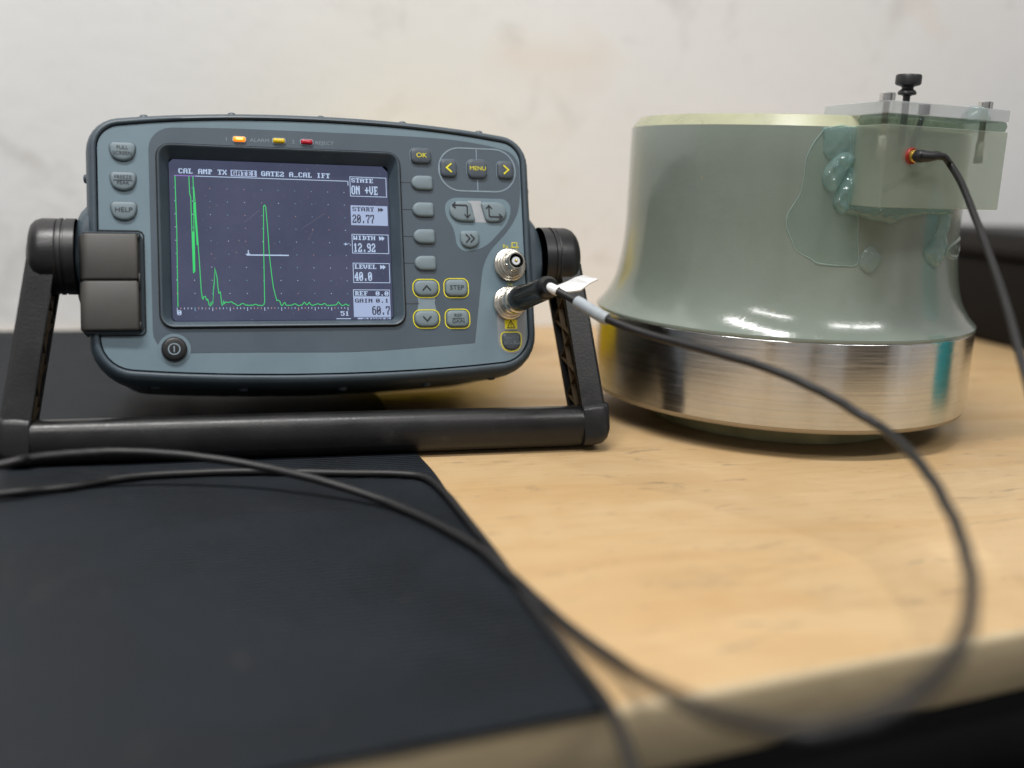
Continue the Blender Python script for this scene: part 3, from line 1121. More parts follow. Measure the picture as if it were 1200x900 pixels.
bm = bmesh.new()
fill_holes(bm, [[Vector(p) for p in ((52.2, -26.5), (63.0, -26.5), (62.4, -30.5), (63.4, -35.6), (51.8, -35.6), (52.8, -30.5))]], -1.10)
finish('arrow_patch', bm, M_BLUE, ovl, False, 35, T)
UPK = rpoly([(-7.0, -4.6), (7.0, -4.6), (7.0, 4.6), (-7.0, 4.6)], [4.2, 4.2, 3.6, 3.6], 6)
for cx, cy, sgn, lab in ((57.6, -22.1, 1, 'up'), (57.2, -40.0, -1, 'down')):
    b = key(UPK, cx, cy, M_KEY, label='grey key with a chevron pointing %s inside a yellow outline' % lab)
    bm = bmesh.new()
    ribbon(bm, [(cx - 2.4, cy - 1.4 * sgn), (cx, cy + 1.3 * sgn), (cx + 2.4, cy - 1.4 * sgn)], 0.75, KZ - 0.05, KZ + 0.03)
    finish('chevron_symbol', bm, M_INKD, b, False, 35, T)
    ring(shrink(dedupe(ccw([(x + cx, y + cy) for x, y in UPK])), -0.75), 0.55, M_YEL, b)
STK = rpoly([(-6.6, -4.9), (6.6, -4.9), (6.6, 4.9), (-6.6, 4.9)], 3.2, 6)
for cy, txt in ((-21.9, ('STEP',)), (-40.0, ('REF', 'GAIN'))):
    b = key(STK, 75.6, cy, M_KEY, label='grey key reading %s inside a yellow outline' % ' '.join(txt))
    if len(txt) == 1:
        lettering(txt[0], 3.7, 75.6, cy, KZ, M_INKD, b, T)
    else:
        lettering(txt[0], 2.8, 75.6, cy + 1.7, KZ, M_INKD, b, T)
        lettering(txt[1], 2.8, 75.6, cy - 1.7, KZ, M_INKD, b, T)
        bm = bmesh.new()
        ribbon(bm, [(72.0, cy), (79.2, cy)], 0.25, KZ - 0.05, KZ + 0.02)
        finish('rule', bm, M_INKD, b, False, 35, T)
    ring(shrink(dedupe(ccw([(x + 75.6, y + cy) for x, y in STK])), -0.75), 0.55, M_YEL, b)

# connector corner
PATCH = rpoly([(99.6, -34.0), (99.6, -61.0), (116.4, -61.0), (118.0, -34.0)], [2, 8, 8, 2], 6)
bm = bmesh.new()
fill_holes(bm, [dedupe(PATCH)], -1.12)
ptc = finish('socket_patch', bm, flat('mid_grey_film', (0.255, 0.275, 0.295), 0.5), dev, False, 35, T)
SG = rpoly([(-5.6, 4.9), (-5.6, -2.5), (-2.4, -5.2), (2.4, -5.2), (5.6, -2.5), (5.6, 4.9)], [2.4, 3, 3, 3, 3, 2.4], 5)
b = key(SG, 107.8, -53.8, M_KEYD, label='dark key reading SINGLE DOUBLE inside a yellow outline')
lettering('SINGLE', 2.35, 107.8, -52.1, KZ, M_INKG, b, T)
lettering('DOUBLE', 2.35, 107.8, -55.0, KZ, M_INKG, b, T)
bm = bmesh.new()
ribbon(bm, [(103.8, -53.6), (111.8, -53.6)], 0.25, KZ - 0.05, KZ + 0.02)
finish('rule', bm, M_INKG, b, False, 35, T)
ring(shrink(dedupe(ccw([(x + 107.8, y - 53.8) for x, y in SG])), -0.7), 0.6, M_YEL, b)
bm = bmesh.new()
fill_holes(bm, [[Vector(p) for p in ((104.3, -46.3), (111.9, -46.3), (111.9, -40.7), (104.3, -40.7))]], -1.05)
wl = finish('warning_label', bm, M_YEL, dev, False, 35, T)
bm = bmesh.new()
ribbon(bm, [(105.8, -45.6), (110.4, -45.6), (108.1, -41.4)], 0.5, -1.05, -1.0, True)
ribbon(bm, [(108.1, -42.9), (108.1, -44.2)], 0.5, -1.05, -1.0)
ribbon(bm, [(108.1, -44.6), (108.1, -45.0)], 0.5, -1.05, -1.0)
finish('warning_triangle', bm, M_INKD, wl, False, 35, T)
bm = bmesh.new()
for k in range(9):
    box(bm, 104.3 + k * 0.86, 104.3 + k * 0.86 + 0.6, -48.0, -47.2, -1.1, -1.06)
finish('small_print', bm, M_INKD, wl, False, 35, T)
bm = bmesh.new()
sx, sy = 112.6, 2.9
ribbon(bm, [(sx - 2.6, sy), (sx - 1.5, sy), (sx - 1.5, sy + 2.6), (sx + 1.5, sy + 2.6), (sx + 1.5, sy), (sx + 2.6, sy)], 0.45, -1.2, -1.1)
ribbon(bm, [(sx - 2.6, sy - 0.1), (sx + 2.6, sy - 0.1)], 0.45, -1.2, -1.1)
ribbon(bm, [(sx - 1.4, sy - 1.0), (sx, sy - 2.2), (sx + 1.4, sy - 1.0)], 0.45, -1.2, -1.1)
ribbon(bm, [(sx, sy - 1.4), (sx, sy - 4.2)], 0.45, -1.2, -1.1)
ic = finish('probe_symbol', bm, M_YEL, dev, False, 35, T)
lettering('Rx', 3.2, 107.0, 3.2, -1.12, M_YEL, ic, T, 1.0)
lettering('Tx', 3.2, 108.6, -19.6, -1.12, M_YEL, ic, T, 1.0)


def bnc(cx, cy, plugged):
    bm = bmesh.new()
    lathe(bm, [(9.6, -1.6), (9.8, -0.6), (9.8, 1.0), (9.2, 1.5), (8.3, 1.6), (8.3, 2.6), (7.9, 2.9), (7.0, 3.0), (6.9, 4.2), (7.4, 4.4), (7.4, 5.2), (6.6, 5.5), (5.9, 5.6), (5.9, 7.2), (5.3, 7.4)], (cx, cy, 0), (0, 0, 1), 48, False, True)
    o = finish('socket', bm, M_NICKEL, dev, True, 35, T)
    o['label'] = 'nickel coaxial socket with a cable plugged in' if plugged else 'open nickel coaxial socket with a white core'
    bm = bmesh.new()
    if not plugged:
        lathe(bm, [(5.6, 6.8), (5.3, 7.4), (5.1, 8), (5.0, 13.2), (4.8, 13.8), (4.3, 13.8), (4.15, 13.4), (4.15, 6.5)], (cx, cy, 0), (0, 0, 1), 36, False, True)
        finish('barrel', bm, M_NICKEL, o, True, 35, T)
        bm = bmesh.new()
        for a in (0.4, 0.4 + pi):
            d = Vector((cos(a), sin(a), 0))
            lathe(bm, [(0.9, 0), (0.9, 1.2), (0.6, 1.5)], Vector((cx, cy, 9.6)) + d * 4.6, d, 12)
        finish('lug', bm, M_NICKEL, o, True, 35, T)
        bm = bmesh.new()
        lathe(bm, [(4.12, 6.6), (4.12, 8.4)], (cx, cy, 0), (0, 0, 1), 28, False, True)
        finish('bore', bm, M_GAP, o, True, 35, T)
        bm = bmesh.new()
        lathe(bm, [(2.5, 8.0), (2.5, 12.4), (2.3, 12.7), (0.9, 12.7), (0.9, 11)], (cx, cy, 0), (0, 0, 1), 28, False, True)
        finish('insulator', bm, M_PTFE, o, True, 35, T)
        bm = bmesh.new()
        lathe(bm, [(0.75, 10), (0.75, 12.9), (0.35, 13.0)], (cx, cy, 0), (0, 0, 1), 14)
        finish('pin', bm, M_GOLD, o, True, 35, T)
    return o


bnc(108.9, -8.0, False)
bnc(107.4, -31.0, True)

# status lamps
for cx, m_, lab in ((-44.7, M_LEDON, 'glowing orange alarm lamp'), (-23.2, M_LEDY, 'unlit yellow alarm lamp'), (-7.8, M_LEDR, 'unlit red reject lamp')):
    bm = bmesh.new()
    R_ = rrect(-3.3 + cx, 3.3 + cx, 61.5 - 1.35, 61.5 + 1.35, 0.9)
    loft(bm, [at_z(R_, -1.6), at_z(R_, -0.4), at_z(inset(R_, 0.35), 0.2), at_z(inset(R_, 0.9), 0.45)], True, False, True)
    o = finish('indicator_lamp', bm, m_, dev, True, 60, T)
    o['label'] = lab
    if m_ is M_LEDON:
        bm = bmesh.new()
        R2 = rrect(cx - 1.9, cx + 1.9, 60.95, 62.05, 0.5)
        loft(bm, [at_z(R2, 0.40), at_z(inset(R2, 0.2), 0.52)], True, False, True)
        finish('glowing_core', bm, M_LEDHOT, o, True, 60, T)
    bm = bmesh.new()
    ribbon(bm, inset(dedupe(rrect(-3.3 + cx, 3.3 + cx, 61.5 - 1.35, 61.5 + 1.35, 0.9)), -0.25), 0.5, -1.2, -0.85, True)
    finish('lamp_seat', bm, M_INKL, o, False, 35, T)
for s_, x_ in (('1', -51.6), ('ALARM', -33.7), ('2', -15.3), ('REJECT', 2.2)):
    lettering(s_, 2.9, x_, 61.4, -1.14, M_INKG, ovl, T, 1.15)

# latch on the left edge
bm = bmesh.new()
SUR = rpoly([(-126.6, 8.2), (-126.6, -46.8), (-96.6, -46.8), (-96.6, 8.2)], [1.5, 1.5, 4, 4], 5)
loft(bm, [at_z(SUR, -8), at_z(SUR, -0.4), at_z(inset(SUR, 0.5), 0.3)], True, False, True)
sur = finish('latch_surround', bm, M_RIM, dev, True, 50, T)
bm = bmesh.new()
ribbon(bm, [(-118.6, 8.9), (-98.6, 8.9), (-96.9, 8.2), (-96.0, 6.6), (-96.0, -45.4), (-96.9, -47.0), (-98.6, -47.5), (-118.6, -47.5)], 0.8, -1.3, -1.05)
finish('surround_gap', bm, M_GAP, sur, False, 35, T)
bm = bmesh.new()
box(bm, -126.0, -97.6, -45.6, 7.0, 0.25, 2.2)
finish('latch_recess', bm, M_GAP, sur, False, 35, T)
for y0, y1 in ((-18.2, 6.4), (-45.2, -18.9)):
    bm = bmesh.new()
    # section in (across, out): wraps round the left edge of the housing
    sec = rpoly([(-128.2, -26), (-128.2, 4.0), (-98.8, 4.8), (-98.8, 0.4), (-125.4, 0.2), (-125.4, -26)], [0.4, 5.5, 1.6, 0.3, 0.3, 0.4], 5)
    n_ = len(sec)
    rows = []
    for y, sc in ((y0, 0.9), (y0 + 0.35, 0.45), (y0 + 1.1, 0.0), (y1 - 1.1, 0.0), (y1 - 0.35, 0.45), (y1, 0.9)):
        q = inset(ccw(sec), sc * 0.9)
        rows.append([(p.x, y, p.y) for p in q])
    loft(bm, rows)
    o = finish('latch', bm, M_LATCH, dev, True, 50, T)
    o['label'] = 'upper taupe plastic latch flap' if y1 > 0 else 'lower taupe plastic latch flap with scuffs'
for y0, y1 in ((-22.5, -14.8), (4.0, 6.0), (-45.0, -41.0)):
    bm = bmesh.new()
    box(bm, -98.75, -97.9, y0, y1, 0.5, 3.4, 0.1, 1)
    finish('hinge_pin', bm, M_BLACK, sur, True, 35, T)

# rubber studs round the bumper
stud = None
spots = [(-95, 75.6, 0, 1), (-48, 79.2, 0, 1), (2, 80.0, 0, 1), (50, 79.1, 0, 1), (97, 75.6, 0, 1), (-125.4, 40, -1, 0), (125.6, 40, 1, 0), (125.6, -24, 1, 0),
         (-92, -74.4, 0, -1), (-46, -77.2, 0, -1), (9, -78.3, 0, -1), (58, -77.0, 0, -1), (98, -74.2, 0, -1)]
for x_, y_, ax, ay in spots:
    bm = bmesh.new()
    lathe(bm, [(2.6, -1.2), (2.5, 0.5), (1.9, 1.1), (0.9, 1.4), (0.1, 1.45)], (x_, y_, -14), (ax, ay, 0), 16, False, True)
    finish('bumper_stud', bm, M_RIM, dev, True, 50, T)

# carrying handle used as a stand
def TH(p):
    """the swung-out handle sits a little askew: its right end reaches further forward on the bench"""
    k = min(1.0, max(0.0, (-4.0 - p[1]) / 96.0)) * min(1.0, max(0.0, (p[0] + 165.0) / 330.0))
    return T((p[0] - 9.0 * k, p[1] - 0.297 * 12.0 * k, p[2] + 12.0 * k))


PB, PV = -11.0, -3.4                     # pivot: out, up
for sgn in (-1, 1):
    bm = bmesh.new()
    prof = [(34, 118), (31, 125.4), (27.5, 128.6), (24.5, 130.2), (23, 130.9)]
    lathe(bm, prof, (0, PV, PB - 16), (sgn, 0, 0), 56, False, True)
    for v in bm.verts:
        if v.co.z > -3.2:
            v.co.z = -3.2
    finish('pivot_boss', bm, M_RIM, dev, True, 50, T)
    hb = bmesh.new()
    lathe(hb, [(20.3, 130.0), (20.3, 135.0), (19.6, 135.3), (19.6, 136.2), (20.4, 136.5), (20.4, 138.2), (19.6, 138.5), (19.6, 139.2)], (0, PV, PB), (sgn, 0, 0), 48, False, True)
    finish('pivot_ring', hb, M_BLACK, dev, True, 35, T)
bm = bmesh.new()


def arm_ring(c, hw, hd, ang, r=3.5):
    q = rrect(-hw, hw, -hd, hd, r, 4)
    return [(c[0] + p.x, c[1], c[2] + p.y) for p in q]


def make_arm(sgn):
    bm = bmesh.new()
    # hub
    lathe(bm, [(19.8, 139.0), (20.2, 139.6), (20.2, 146.5), (19.2, 149.6), (17.0, 151.8), (13.5, 152.9), (9, 153.2), (0.1, 153.2)], (0, PV, PB), (sgn, 0, 0), 48, True, True)
    # channel shaped limb, open towards the instrument, ribbed inside
    path = [(0.0, 0.0), (0.25, 0.25), (0.5, 0.5), (0.75, 0.75), (1.0, 1.0)]
    rows = []
    for t in (0.0, 0.12, 0.3, 0.5, 0.7, 0.9, 1.0):
        cu = 146.2 + (160.6 - 146.2) * t
        cv = PV - 4 + (-104 - PV + 4) * t
        cz = PB + (-3.5 - PB) * t
        w_ = 7.2 + 0.5 * t
        d_ = 15.5 - 3.2 * t
        sec = [(-w_, d_), (w_ - 2.4, d_), (w_, d_ - 2.4), (w_, -d_ + 2.4), (w_ - 2.4, -d_), (-w_, -d_), (-w_, -d_ + 3.0), (w_ - 3.4, -d_ + 3.0), (w_ - 3.4, d_ - 4.2), (-w_, d_ - 4.2)]
        rows.append([(sgn * (cu + x), cv, cz + z) for x, z in sec])
    loft(bm, rows)
    arm = finish('handle_arm', bm, M_BLACKP, dev, True, 28, TH)
    def mid(t, e):
        d_ = 15.5 - 3.2 * t
        return Vector((sgn * (146.2 + 14.4 * t - 7.1 - 0.5 * t), PV - 4 + (-104 - PV + 4) * t, PB + (-3.5 - PB) * t - 0.6 + e * (d_ - 3.8)))

    ex = Vector((sgn * 3.0, 0, 0))

    def strip(name, p, q, w_):
        bm = bmesh.new()
        dv = (q - p).normalized().cross(Vector((1, 0, 0))).normalized() * w_
        loft(bm, [[tuple(x + dv), tuple(x - dv), tuple(x - dv + ex), tuple(x + dv + ex)] for x in (p, q)])
        finish(name, bm, M_RIB, arm, False, 35, TH)
    for k in range(6):
        t0 = 0.20 + k * 0.117
        strip('rib', mid(t0, -1 if k % 2 else 1), mid(t0 + 0.117, 1 if k % 2 else -1), 0.32)
    strip('rail', mid(0.18, 0), mid(0.90, 0), 0.32)
    strip('rail', mid(0.18, 1.12), mid(0.90, 1.12), 0.35)
    strip('rail', mid(0.18, -1.12), mid(0.90, -1.12), 0.35)
    bm = bmesh.new()
    lathe(bm, [(8.5, 152.6), (8.2, 153.9), (7.0, 154.4), (0.1, 154.5)], (0, PV, PB), (sgn, 0, 0), 32, False, True)
    finish('pivot_cap', bm, M_BLACK, arm, True, 35, T)
    # corner piece joining arm and bar
    bm = bmesh.new()
    rows = []
    for (u_, v0, v1, d0, d1, r_) in ((152.0, -113.9, -89.4, -16.6, 9.2, 5), (158, -113.9, -88.6, -16.6, 9.4, 5), (163.5, -113.0, -88.4, -16.2, 9.2, 5), (166.8, -110.8, -88.8, -15.4, 8.4, 5), (168.5, -107.4, -89.8, -14.0, 7.0, 4), (169.0, -103.0, -91.5, -12.0, 5.0, 3)):
        q = rrect(v0, v1, d0, d1, r_, 4)
        rows.append([(sgn * u_, p.x, p.y) for p in q])
    loft(bm, rows)
    finish('handle_corner', bm, M_BLACKP, dev, True, 40, TH)


make_arm(-1)
make_arm(1)
bm = bmesh.new()
rows = []
for u_, g in ((-157.5, -0.8), (-156.5, 0.2), (-150, 0.35), (-80, 0.5), (0, 0.6), (80, 0.5), (150, 0.35), (156.5, 0.2), (157.5, -0.8)):
    q = rpoly([(-113.6 - g, -12), (-113.6 - g, 4.5), (-106, 8.6 + g), (-93, 8.6 + g), (-90.8 + g, 1), (-90.8 + g, -12), (-95, -16.2 - g), (-108, -16.2 - g)], [5, 5, 5, 5, 4, 5, 5, 5], 3)
    rows.append([(u_, p.x, p.y) for p in q])
loft(bm, rows)
finish('handle_bar', bm, M_BLACKP, dev, True, 50, TH)
# rear feet that carry the back of the instrument
for u_ in (-80, 80):
    bm = bmesh.new()
    lathe(bm, [(8, 0), (8, 3.4), (7, 4.4)], (u_, -64.5, -138), (0, -1, -0.25), 24)
    finish('rear_foot', bm, M_BLACK, dev, True, 35, T)


# ------------------------------------------------------------------ cable from the instrument
def dpt(u, v_, out):
    return D_C + D_R @ Vector((u / 1000, -out / 1000, v_ / 1000))


boot_end = dpt(111.7, -31.4, 60)
base_pt = dpt(107.4, -31.0, 2.0)
cbl = thing('instrument_cable', 'black coaxial cable plugged into the instrument and looping round to the mat', 'cable', boot_end)
inv_ = Vector(boot_end)


def W(p):
    return Vector(p) - inv_


ax = (boot_end - base_pt)
L_ = ax.length
bm = bmesh.new()
mm = 0.001
pr = [(7.4 * mm, 3 * mm), (7.8 * mm, 3.6 * mm), (7.8 * mm, 6.4 * mm), (7.2 * mm, 7.0 * mm), (7.2 * mm, 8.2 * mm), (7.8 * mm, 8.6 * mm), (7.8 * mm, 12.2 * mm), (7.0 * mm, 12.9 * mm), (6.6 * mm, 17 * mm)]
lathe(bm, pr, W(base_pt), ax, 48, True, True)
finish('plug_collar', bm, M_NICKEL, cbl, True, 35)
bm = bmesh.new()
axn = ax.normalized()
xx = axn.cross(Vector((0, 0, 1))).normalized()
yy = axn.cross(xx)
rows = []
nseg = 42
for r_, h_, flute in ((6.2, 14, 0), (6.9, 14.4, 0), (7.2, 16, 0), (7.3, 22, 0), (7.0, 24, 0.1), (6.8, 27, 0.45), (6.5, 38, 0.5), (6.3, 48, 0.45), (6.4, 51, 0.15), (6.4, 55, 0), (5.8, 58.4, 0), (4.4, 59.8, 0)):
    rows.append([tuple(W(base_pt) + axn * h_ * mm + (xx * cos(a) + yy * sin(a)) * (r_ - 2.2 * flute * (1 if (k // 3) % 2 else -0.1)) * mm) for k, a in ((k, 2 * pi * k / nseg) for k in range(nseg))])
loft(bm, rows)
finish('plug_boot', bm, M_BOOT, cbl, True, 40)

CP = [tuple(boot_end - axn * 0.004), tuple(boot_end), (0.0308, 0.5247, 0.0936), (0.0479, 0.5077, 0.0863), (0.0672, 0.4914, 0.0818), (0.093, 0.4682, 0.0788), (0.1167, 0.447, 0.0753), (0.1368, 0.4272, 0.0693), (0.1488, 0.4106, 0.0635), (0.1553, 0.3976, 0.0602), (0.1534, 0.3562, 0.0581), (0.1473, 0.3144, 0.0541), (0.1349, 0.2733, 0.0532), (0.123, 0.2444, 0.0522), (0.1094, 0.2216, 0.0508), (0.0956, 0.2067, 0.0484), (0.0838, 0.2, 0.0457), (0.0735, 0.1966, 0.0442), (0.0645, 0.1973, 0.0426), (0.0554, 0.2058, 0.0394), (0.0501, 0.2143, 0.0363), (0.044, 0.2297, 0.0319),
      (0.0405, 0.285, 0.0085), (0.0235, 0.3195, 0.0052), (0.0030, 0.3631, 0.0046), (-0.0145, 0.3977, 0.0044), (-0.0507, 0.4406, 0.0044), (-0.0912, 0.4564, 0.0106), (-0.1229, 0.4634, 0.0144), (-0.1542, 0.4641, 0.018), (-0.1839, 0.4605, 0.02), (-0.2019, 0.4544, 0.0204), (-0.2216, 0.4422, 0.0208), (-0.231, 0.4319, 0.0202), (-0.30, 0.405, 0.006), (-0.40, 0.34, 0.0044)]
sp = spline(CP, 9)
bm = bmesh.new()
rk = random.Random(11)
spw = [p + Vector((rk.uniform(-1, 1), rk.uniform(-1, 1), 0)) * (0.00035 if p.z < 0.006 else 0.0005) for p in sp]
spw = spw[:28] and sp[:28] + spw[28:]
spw = [spw[0]] + [(spw[k - 1] + spw[k] * 2 + spw[k + 1]) / 4 for k in range(1, len(spw) - 1)] + [spw[-1]]
tube(bm, [W(p) for p in spw], 0.0021, 12)
finish('jacket', bm, M_CABLE, cbl, True, 60)


def sleeve(name, i0, i1, r, mat):
    bm = bmesh.new()
    pts = [W(p) for p in sp[i0:i1 + 1]]
    tube(bm, pts, [r * 0.96] + [r] * (len(pts) - 2) + [r * 0.96], 16)
    return finish(name, bm, mat, cbl, True, 50)


sleeve('white_wrap', 9, 13, 0.0027, M_TAG)
sleeve('grey_sleeve', 19, 27, 0.0033, M_SLEEVE)
FLAG = [dpt(121.7, -28.9, 61), dpt(128.9, -33.7, 63), dpt(130.8, -25.5, 62), dpt(139.5, -27.6, 62.5)]
# white flag label folded round the cable
a0, a1 = Vector(sp[9]), Vector(sp[13])
tip = FLAG[3]
tip2 = FLAG[2]
bm = bmesh.new()
rows = []
nrm = (a1 - a0).cross(tip - a0).normalized() * 0.0004
mid0, mid1 = FLAG[0], FLAG[1]
cur = Vector((0, 0, 0.0006))
for p_, q_ in ((a0, a1), (a0.lerp(mid0, 0.5) - cur, a1.lerp(mid1, 0.5) - cur), (mid0, mid1), (mid0.lerp(tip2, 0.5) + cur, mid1.lerp(tip, 0.5) + cur), (tip2, tip)):
    rows.append([tuple(W(p_ + nrm)), tuple(W(q_ + nrm)), tuple(W(q_ - nrm)), tuple(W(p_ - nrm))])
loft(bm, rows)
finish('flag_label', bm, M_TAG, cbl, False)

# second lead lying on the mat and dropping over the front edge
P2 = [(-0.42, 0.31, 0.0042), (-0.32, 0.383, 0.0042), (-0.2359, 0.4375, 0.0042), (-0.2114, 0.4500, 0.0042), (-0.1882, 0.4690, 0.0042), (-0.16, 0.4796, 0.0042), (-0.1294, 0.4864, 0.0042), (-0.0861, 0.4890, 0.0042), (-0.0569, 0.4912, 0.0042), (-0.0418, 0.4858, 0.0042), (-0.03, 0.4612, 0.0042), (-0.0202, 0.4341, 0.0038), (-0.0045, 0.3890, 0.0034), (0.0093, 0.3447, 0.0032), (0.0231, 0.3025, 0.0032), (0.0335, 0.2688, 0.0036), (0.0384, 0.2400, -0.002), (0.0435, 0.222, -0.012), (0.050, 0.205, -0.03), (0.056, 0.20, -0.09), (0.06, 0.20, -0.2)]
sp2 = spline(P2, 8)
bm = bmesh.new()
tube(bm, sp2, 0.0019, 12)
lead = finish('loose_cable', bm, M_CABLE, None, True, 60)
tag(lead, 'thin black cable lying across the mat and dropping over the bench edge', 'cable')

# ------------------------------------------------------------------ the coated metal part
PX, PY = 0.18077, 0.67935
puck = thing('coated_workpiece', 'round sage green coated metal workpiece with a bare aluminium flange', 'workpiece', (PX, PY, 0))


def turned(name, prof, mat, parent, segs=160, sharp=30):
    bm = bmesh.new()
    lathe(bm, prof, (0, 0, 0), (0, 0, 1), segs, True, True)
    return finish(name, bm, mat, parent, True, sharp)


RU = 0.1073
turned('foot_ring', [(0.080, 0.0), (0.0848, 0.0004), (0.0852, 0.0012), (0.0852, 0.0164)], M_FOOTP, puck)
turned('flange', [(0.080, 0.0160), (0.1195, 0.0160), (0.1206, 0.0162)], M_LIPM, puck)
bm = bmesh.new()
lathe(bm, [(0.1206, 0.0162), (0.1224, 0.0168), (0.1229, 0.0178), (0.1231, 0.0180), (0.1234, 0.0190), (0.12375, 0.0196)], (0, 0, 0), (0, 0, 1), 160, False, False)
finish('machined_lip', bm, M_LIPM, puck, True, 60)
bm = bmesh.new()
lathe(bm, [(0.12375, 0.0196), (0.1238, 0.0203), (0.1238, 0.0695), (0.1235, 0.0700)], (0, 0, 0), (0, 0, 1), 200, False, False)
finish('bare_metal_band', bm, M_BAND, puck, True, 30)
pr = [(0.1235, 0.0700), (0.1240, 0.0703), (0.1242, 0.0712), (0.1240, 0.0722), (0.1233, 0.0729)]
fil = [(0.1233, 0.0729), (0.1208, 0.0756), (0.1178, 0.0797), (0.1150, 0.0846), (0.1125, 0.0910), (0.1106, 0.0985), (0.1091, 0.1075), (0.1080, 0.1175), (0.1074, 0.1290), (0.1073, 0.140)]
fs = [(p.x, p.y) for p in spline([(a, b, 0) for a, b in fil], 4)]
pr += fs[1:] + [(0.1073, 0.165), (0.1073, 0.1890), (0.10715, 0.1895)]
bm = bmesh.new()
lathe(bm, pr, (0, 0, 0), (0, 0, 1), 240, True, True)
for v in bm.verts:
    if 0.06 < v.co.z < 0.0709:
        a_ = atan2(v.co.y, v.co.x)
        v.co.z += 0.00022 * sin(a_ * 23 + 1) * sin(a_ * 57) - 0.0004 * max(0, sin(a_ * 11 + 2)) ** 9
finish('coated_body', bm, M_COAT, puck, True, 25)
turned('top_chamfer', [(0.10715, 0.1895), (0.1020, 0.1958), (0.1012, 0.1961), (0.06, 0.1961)], M_RIMY, puck, 200, 25)

# ---- acrylic probe block clamped on its shoulder
B2 = Vector((0.1928, 0.5428))
C2 = Vector((0.2768, 0.5851))
A2 = Vector((0.1772, 0.6057))
tvec = (C2 - B2).normalized()
nvec = Vector((-tvec.y, tvec.x))
LBC = (C2 - B2).length
ZB, ZP, ZT = 0.1470, 0.1962, 0.2026
probe = thing('acrylic_probe_block', 'clear acrylic probe block with a bolted top plate clamped on the green workpiece', 'probe holder', (B2.x, B2.y, ZB))


def Wp(p):
    return Vector((p[0] - B2.x, p[1] - B2.y, p[2] - ZB))


def line_cyl(p, d, R):
    q = p - Vector((PX, PY))
    b_ = q.dot(d)
    c_ = q.dot(q) - R * R
    return p + d * (-b_ - sqrt(b_ * b_ - c_))


left_d = (A2 - B2).normalized()
right_d = left_d
RIN = RU - 0.0006
E1 = line_cyl(B2, left_d, RIN)
E2 = line_cyl(C2, right_d, RIN)
a1 = atan2(E1.y - PY, E1.x - PX)
a2 = atan2(E2.y - PY, E2.x - PX)
arc = [Vector((PX + RIN * cos(a1 + (a2 - a1) * k / 24), PY + RIN * sin(a1 + (a2 - a1) * k / 24))) for k in range(25)]
plan = [B2, C2] + arc[::-1]
plan = ccw(plan)


def chamfer(poly, pts, d):
    out = []
    for i_, p_ in enumerate(poly):
        if any((p_ - q_).length < 1e-6 for q_ in pts):
            a_, b_ = poly[i_ - 1], poly[(i_ + 1) % len(poly)]
            out += [p_ + (a_ - p_).normalized() * d, p_ + (b_ - p_).normalized() * d]
        else:
            out.append(p_)
    return out


plan = chamfer(plan, [B2, C2], 0.0009)
bm = bmesh.new()
ins_ = inset(plan, 0.0004)
loft(bm, [[tuple(Wp((p.x, p.y, ZB))) for p in ins_], [tuple(Wp((p.x, p.y, ZB + 0.0004))) for p in plan], [tuple(Wp((p.x, p.y, ZP - 0.0061))) for p in plan], [tuple(Wp((p.x, p.y, ZP - 0.0057))) for p in ins_]])
finish('acrylic_block', bm, M_ACRYL, probe, False)
gl_in = inset(plan, 0.0015)
bm = bmesh.new()
loft(bm, [at_z([Vector((p.x - B2.x, p.y - B2.y)) for p in gl_in], 0.0), at_z([Vector((p.x - B2.x, p.y - B2.y)) for p in inset(plan, 0.0006)], 0.0028), at_z([Vector((p.x - B2.x, p.y - B2.y)) for p in gl_in], 0.0053)])
gly = finish('gel_layer', bm, M_GELD, None, False)
gly.location = (B2.x, B2.y, ZP - 0.0055)
tag(gly, 'green gel layer squeezed between the clear top plate and the acrylic block', 'gel')
D2 = A2 + (C2 - B2)
pl = ccw([A2, B2, C2, D2])
pl = chamfer(pl, [B2, C2], 0.0012)
pl_i = inset(pl, 0.0004)
bm = bmesh.new()
loft(bm, [[tuple(Wp((p.x, p.y, ZP))) for p in pl_i], [tuple(Wp((p.x, p.y, ZP + 0.0004))) for p in pl], [tuple(Wp((p.x, p.y, ZT - 0.0004))) for p in pl], [tuple(Wp((p.x, p.y, ZT))) for p in pl_i]])
finish('top_plate', bm, M_PLATE, probe, False)


def on_block(t, n_):
    q = B2 + tvec * t + nvec * n_
    return q


